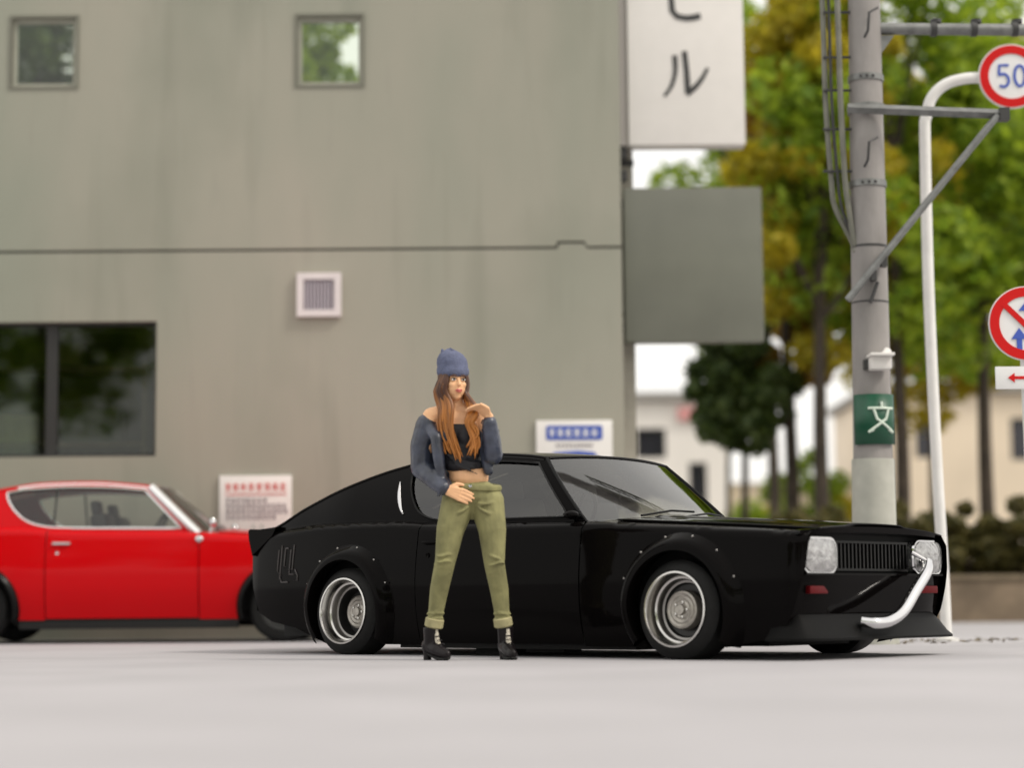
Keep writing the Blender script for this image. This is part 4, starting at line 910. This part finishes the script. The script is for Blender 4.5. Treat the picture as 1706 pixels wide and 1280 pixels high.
MB().tube([(0, 0, 0), (nl*(nc.z+.1), 0, nc.z+.1)], .035, 14).build('post', M_POST, ns); MB().lathe([(0, .08), (.02, .08), (.03, .04)], 'z', 16).build('base_collar', M_POST, ns)
rn = 63/3400*YN; dn = disc(MB(), rn, -.06, -.045).build('disc', M_SWHITE, ns, loc=(nc.x-nb.x, 0, nc.z)); disc(MB(), rn*.97, -.068, -.059, hole=rn*.72).build('ring', M_SRED, dn)
b = MB(); stroke(b, [(-rn*.62, rn*.55), (rn*.55, -rn*.62)], rn*.15, y=-.070); b.build('slash', M_SRED, dn, smooth=False)
def arrow(x, z0, z1, w, nm, bend=0):
    b = MB(); stroke(b, [(x+bend, z0), (x+bend*.9, z0+(z1-z0)*.3), (x, z0+(z1-z0)*.5), (x, z1-.05)], w*.42, y=-.066); b.prism([(x-w*.62, z1-.075), (x+w*.62, z1-.075), (x, z1)], -.0675, -.061); b.build(nm, M_SBLUE, dn, smooth=False)
arrow(-.05, -.185, -.03, .085, 'arrow'); arrow(.01, .0, .16, .095, 'arrow', .07)
pn = at(1706, 631, YN); sp3 = thing('arrow_plate', 'white plate with red arrow below the red bordered round sign', 'sign', (pn.x, YN, pn.z))
wp, hp_ = 102/3400*YN, 38/3400*YN
MB().box((0, -.05, 0), (wp, .016, hp_), bev=.005).build('plate', M_SWHITE, sp3); b = MB(); stroke(b, [(-wp*.22, 0), (wp*.22, 0)], .02, y=-.063); b.prism([(-wp*.30, 0), (-wp*.19, .032), (-wp*.19, -.032)], -.064, -.058); b.prism([(wp*.30, 0), (wp*.19, .032), (wp*.19, -.032)], -.064, -.058); b.build('arrow', M_SRED, sp3, smooth=False)
MB().box((0, -.024, 0), (.06, .045, .03)).build('clip', M_STEEL, sp3, smooth=False)

# ------------------------------------------------------------------ far buildings
YB = 62
def far_building(name, label, px0, px1, ztop, Y, m, wins, depth=8, extra=()):
    a = at(px0, 900, Y).x; b = at(px1, 900, Y).x; t = thing(name, label, 'building', ((a+b)/2, Y, 0)); w = b-a
    hs = []
    for q in wins:
        l, r_2 = at(q[0], 900, Y).x-(a+b)/2, at(q[1], 900, Y).x-(a+b)/2; hs.append((l, r_2, at(1300, q[3], Y).z, at(1300, q[2], Y).z))
    wallpanel('wall', m, t, [(-w/2, 0), (w/2, 0), (w/2, ztop), (-w/2, ztop)], [rc(h_) for h_ in hs], 0, .3)
    MB().box((0, depth/2+.3, ztop/2), (w-.02, depth-.01, ztop-.02)).build('wall', m, t, smooth=False)
    MB().box((0, depth/2, ztop+.12), (w+.5, depth+.5, .24)).build('roof', mat('far_roof', (.30, .29, .27), .8), t, smooth=False)
    for h_ in hs:
        wo = wallpanel('window', M_DARK, t, rc(h_), [rc((h_[0]+.08, h_[1]-.08, h_[2]+.08, h_[3]-.08))], .08, .16)
        MB().box(((h_[0]+h_[1])/2, .14, (h_[2]+h_[3])/2), (h_[1]-h_[0]-.17, .02, h_[3]-h_[2]-.17)).build('pane', mat('far_pane', (.03, .03, .04), .1), wo, smooth=False)
    return t, (a+b)/2
M_FARW = mat('far_white_wall', (.86, .83, .78), .7, var=.05, scale=.5); M_FARC = mat('far_cream_wall', (.80, .69, .54), .7, var=.08, scale=.5)
fb, fx = far_building('white_building', 'low white building with a dark window seen past the grey building corner', 930, 1215, at(1100, 668, YB).z, YB, M_FARW, [(1062, 1112, 712, 762), (960, 1010, 712, 762), (1150, 1180, 770, 850)])
c = at(1155, 690, YB); fs_ = thing('shop_sign', 'faded pink sign board on the far white building', 'sign', (c.x, YB-.05, c.z)); MB().box((0, -.04, 0), (.95, .1, .42), bev=.02).build('board', mat('faded_pink', (.72, .34, .33), .6, var=.1), fs_)
fb2, fx2 = far_building('cream_building', 'long cream building behind the trees and the road signs', 1460, 1900, at(1600, 655, 66).z, 66, M_FARC, [(1690, 1730, 700, 770), (1530, 1560, 705, 765)])

# ------------------------------------------------------------------ trees and hedge
M_BARK = mat('bark', (.055, .042, .030), .9, var=.35, scale=6, bump=.6, bscale=14)
L_GREEN = leafmat('leaf_green', (.15, .26, .018), (.44, .55, .04), .58); L_YEL = leafmat('leaf_yellow', (.36, .33, .02), (.62, .50, .03), .58); L_DARK = leafmat('leaf_dark', (.03, .06, .012), (.09, .13, .02), .35); L_ORA = leafmat('leaf_olive', (.28, .18, .016), (.46, .28, .028), .55)
def crown_mesh(seed, n, rx, rz, leaf, clumps):
    g = np.random.default_rng(seed); cs = []
    while len(cs) < clumps:
        p = g.uniform(-1, 1, 3)
        if .25 < np.linalg.norm(p) < 1: cs.append(p*(rx*.82, rx*.82, rz*.85))
    cs = np.array(cs); k = g.integers(0, clumps, n); rad = g.uniform(.20, .36, clumps)*rx
    d = g.normal(size=(n, 3)); d /= np.linalg.norm(d, axis=1, keepdims=True); c = cs[k]+d*(rad[k]*g.uniform(.35, 1, n)**.6)[:, None]*np.array((1, 1, .75))
    nn = g.normal(size=(n, 3))+d*.9; nn /= np.linalg.norm(nn, axis=1, keepdims=True); t = np.cross(nn, g.normal(size=(n, 3))); t /= np.linalg.norm(t, axis=1, keepdims=True); bb = np.cross(nn, t)
    s = (leaf*g.uniform(.6, 1.3, n))[:, None]
    V = np.stack([c+t*s, c+bb*s*.55, c-t*s, c-bb*s*.55], 1).reshape(-1, 3)
    me = bpy.data.meshes.new('crown'); me.vertices.add(4*n); me.vertices.foreach_set('co', V.ravel()); me.loops.add(4*n); me.loops.foreach_set('vertex_index', np.arange(4*n, dtype=np.int32))
    me.polygons.add(n); me.polygons.foreach_set('loop_start', np.arange(0, 4*n, 4, dtype=np.int32)); me.update(calc_edges=True); me.validate(); return me, cs
def tree(label, px, Y, rx, zc, rz, m, n=9000, leaf=.11, clumps=46, seed=1, tr_=.14, px_c=None, group=None):
    X = at(px, 900, Y).x; zg = 0; t = thing('tree', label, 'tree', (X, Y, 0), 0, group)
    me, cs = crown_mesh(seed, n, rx, rz, leaf, clumps); me.materials.append(m); o = bpy.data.objects.new('crown', me); COL.objects.link(o); o.parent = t; o.location = ((at(px_c, 900, Y).x-X) if px_c else 0, 0, zc)
    ox = o.location.x; b = MB(); q = random.Random(seed)
    b.tube(spline([(0, 0, -.1), (q.uniform(-.08, .08), 0, zc*.35), (ox*.5, 0, zc-rz*.5), (ox, 0, zc+rz*.45)], 5), [tr_*1.25]+[tr_*(1-.045*i) for i in range(15)], 10)
    for i in range(9):
        cc = cs[q.randrange(len(cs))]; st = zc-rz*.7+q.uniform(0, rz*.7); b.tube(spline([(ox*.6, 0, st), (ox+cc[0]*.45, cc[1]*.45, st+(zc+cc[2]-st)*.45), (ox+cc[0]*.9, cc[1]*.9, zc+cc[2]*.95)], 3), [tr_*.5, tr_*.45, tr_*.4, tr_*.33, tr_*.26, tr_*.2, tr_*.12], 7)
    b.build('trunk', M_BARK, t); return t
GT = 'street trees behind the utility pole'
tree('bright green street tree right behind the utility pole and hooked post', 1500, 33, 2.6, 7.6, 4.0, L_GREEN, 9500, leaf=.12, seed=2, group=GT)
tree('bright green street tree behind the no overtaking sign', 1650, 34, 2.5, 7.4, 3.9, L_GREEN, 9500, leaf=.12, seed=3, group=GT)
tree('yellow leaved street tree between the projecting signs and the utility pole', 1375, 32.5, 1.55, 7.4, 4.4, L_YEL, 12000, seed=4, group=GT)
tree('green street tree behind the tall white projecting sign', 1290, 41, 2.1, 9.0, 4.4, L_GREEN, 10000, seed=5, px_c=1265, group=GT)
tree('olive brown tree behind the blank grey sign panel', 1318, 34.5, 1.05, 6.6, 3.6, L_ORA, 9000, seed=6, group=GT)
tree('small dark tree with a low round crown under the grey sign panel', 1245, 34, 1.05, 3.9, 1.35, L_DARK, 6000, seed=7, tr_=.08, group=GT)
tree('small dark slender tree beside the far white building', 1218, 37, .7, 4.3, 1.2, L_DARK, 3500, seed=8, tr_=.06, group=GT)
tree('broad yellow green tree deep behind the street trees', 1560, 46, 3.2, 8.2, 4.8, L_YEL, 12000, leaf=.15, seed=9, group=GT)
tree('tall yellow green tree deep behind the speed limit sign', 1740, 44, 3.2, 9.2, 5.2, L_YEL, 12000, leaf=.15, seed=10, group=GT)
tree('tall pale tree deep behind the yellow street tree', 1440, 48, 3.0, 9.8, 5.2, L_YEL, 11000, leaf=.15, seed=12, group=GT)
tree('dark leaning tree seen through the small upper window over the red car', 75, 32, 2.0, 9.2, 3.0, L_DARK, 9000, seed=13, group='trees behind the grey building')
tree('green tree seen through the small upper window over the notice', 470, 30, 1.15, 8.0, 2.6, L_GREEN, 9000, leaf=.09, seed=14, px_c=478, group='trees behind the grey building')
for i, (X, Y, sc) in enumerate(((-13, -17, 1.1), (-6.5, -15, 1.0), (-1, -18, 1.15), (5, -16, 1.0), (11.5, -17, 1.1), (18, -12, 1.0), (-19, -12, 1.0))):  # trees added out of view behind the camera, darkening paint and window reflections
    o = bpy.data.objects['tree'] if False else None
    t0 = next(q for q in scene.objects if q.name.startswith('tree') and q.parent is None) if i == 0 else t0
    c_ = copy_tree(t0); c_.location = (X, Y, 0); c_.scale = (1.5*sc, 1.5*sc, 1.15*sc); c_.rotation_euler.z = i*1.3
    tag(c_, 'broad green tree standing across the street, facing the cars and the grey building', 'tree', 'trees across the street')
def bush(name, label, X, Y, zg, rx, h, m, n, seed, leaf=.06, group='hedge bushes along the planting bed'):
    me, cs = crown_mesh(seed, n, rx, h*.5, leaf, 26); me.materials.append(m); t = thing(name, label, 'bush', (X, Y, zg), 0, group); o = bpy.data.objects.new('foliage', me); COL.objects.link(o); o.parent = t; o.location = (0, 0, h*.5)
    b = MB(); q = random.Random(seed)
    for i in range(8): cc = cs[q.randrange(len(cs))]; b.tube([(q.uniform(-.2, .2), q.uniform(-.1, .1), -.1), (cc[0]*.5, cc[1]*.4, h*.3), (cc[0]*.9, cc[1]*.9, h*.5+cc[2]*.9)], [.03, .022, .01], 6)
    b.build('stem', M_BARK, t)
L_HEDGE = leafmat('leaf_hedge', (.06, .065, .018), (.17, .14, .035), .35); L_BROWN = leafmat('leaf_brown', (.05, .034, .018), (.10, .066, .035), .2)
x = 4.0; i = 0
while x < 9.6:
    bush('hedge_bush', 'dark clipped hedge bush growing along the planting bed under the trees', x, 29.0+.2*math.sin(i*2.1), .30, .62, 1.45+.10*math.sin(i*1.7), L_HEDGE, 4200, 30+i); x += .66; i += 1
rw = thing('retaining_wall', 'low brown earth coloured wall holding the planting bed below the hedge', 'wall', (8, 27.6, 0))
M_RW = mat('brown_wall', (.19, .145, .10), .9, var=.25, scale=3, bump=.4, bscale=10)
MB().box((0, 0, .28), (12.4, .3, .56)).build('wall_body', M_RW, rw, smooth=False)
MB().box((0, 0, .60), (12.44, .36, .07), bev=.01).build('coping', mat('brown_coping', (.19, .15, .10), .9, var=.2, scale=3), rw)
GS = 'shrubs in front of the far buildings'
for i, (px, Y, rx, h, m) in enumerate(((1180, 50, 1.0, 2.0, L_YEL), (1255, 52, 1.2, 2.5, L_GREEN), (1345, 47, 1.1, 3.4, L_GREEN), (1400, 50, 1.1, 2.6, L_YEL), (1490, 52, 1.3, 2.2, L_DARK), (1310, 54, 1.4, 2.2, L_YEL))):
    bush('shrub', ['low yellow shrub in front of the far white building', 'rounded green shrub under the small dark tree', 'tall pale green shrub between the small dark tree and the utility pole', 'yellow green shrub left of the foot of the utility pole', 'dark low shrub between the pole and the hooked sign post', 'wide yellow shrub in front of the beige wall'][i], at(px, 900, Y).x, Y, .0 if Y > 72 else .55, rx, h, m, 3600, 80+i, .09, GS)
fw_ = thing('beige_wall', 'plain beige boundary wall behind the shrubs and thin tree trunks', 'wall', (at(1330, 900, 70).x, 70, 0))
MB().box((0, 0, 2.1), (6.4, .3, 4.2)).build('wall_body', mat('beige_wall', (.62, .55, .42), .85, var=.12, scale=.8), fw_, smooth=False)
MB().box((0, 0, 4.26), (6.5, .4, .12)).build('coping', mat('beige_coping', (.5, .46, .38), .85), fw_, smooth=False)
x = 2.9; i = 0
while x < 4.4:
    bush('hedge_bush', 'low yellow green shrub at the foot of the small dark trees', x, 31.0, .2, .5, 1.1, (L_YEL, L_GREEN)[i % 2], 2600, 60+i, group='low shrubs below the small trees'); x += .7; i += 1
tag(bpy.data.objects['ground'], kind='structure')
for o in scene.objects:
    if o.type == 'MESH' and not o.data.materials: print('NO MATERIAL', o.name)

# dry leaves blown along the ground past the nose of the black car
lv = MB(); q = random.Random(21)
for i in range(150):
    c = Vector((q.uniform(2.45, 4.6), 0, 0)); c.y = 15.2+.5*math.sin(c.x*2)+q.gauss(0, .30); r = q.uniform(.018, .04); a = q.uniform(0, 6.3); u = Vector((math.cos(a), math.sin(a), 0))*r; v = Vector((-math.sin(a), math.cos(a), 0))*r*.5; h = q.uniform(.006, .02)
    lv.add([c+u+Vector((0, 0, .004)), c+v+Vector((0, 0, h)), c-u+Vector((0, 0, .004)), c-v+Vector((0, 0, h*.6))], [(0, 1, 2), (0, 2, 3)])
tag(lv.build('leaf_litter', mat('dry_leaf', (.16, .13, .08), .9, var=.4, scale=9), smooth=False, fix=False), 'scattered dry leaves on the pale ground past the nose of the black car', 'leaves', kind='stuff')
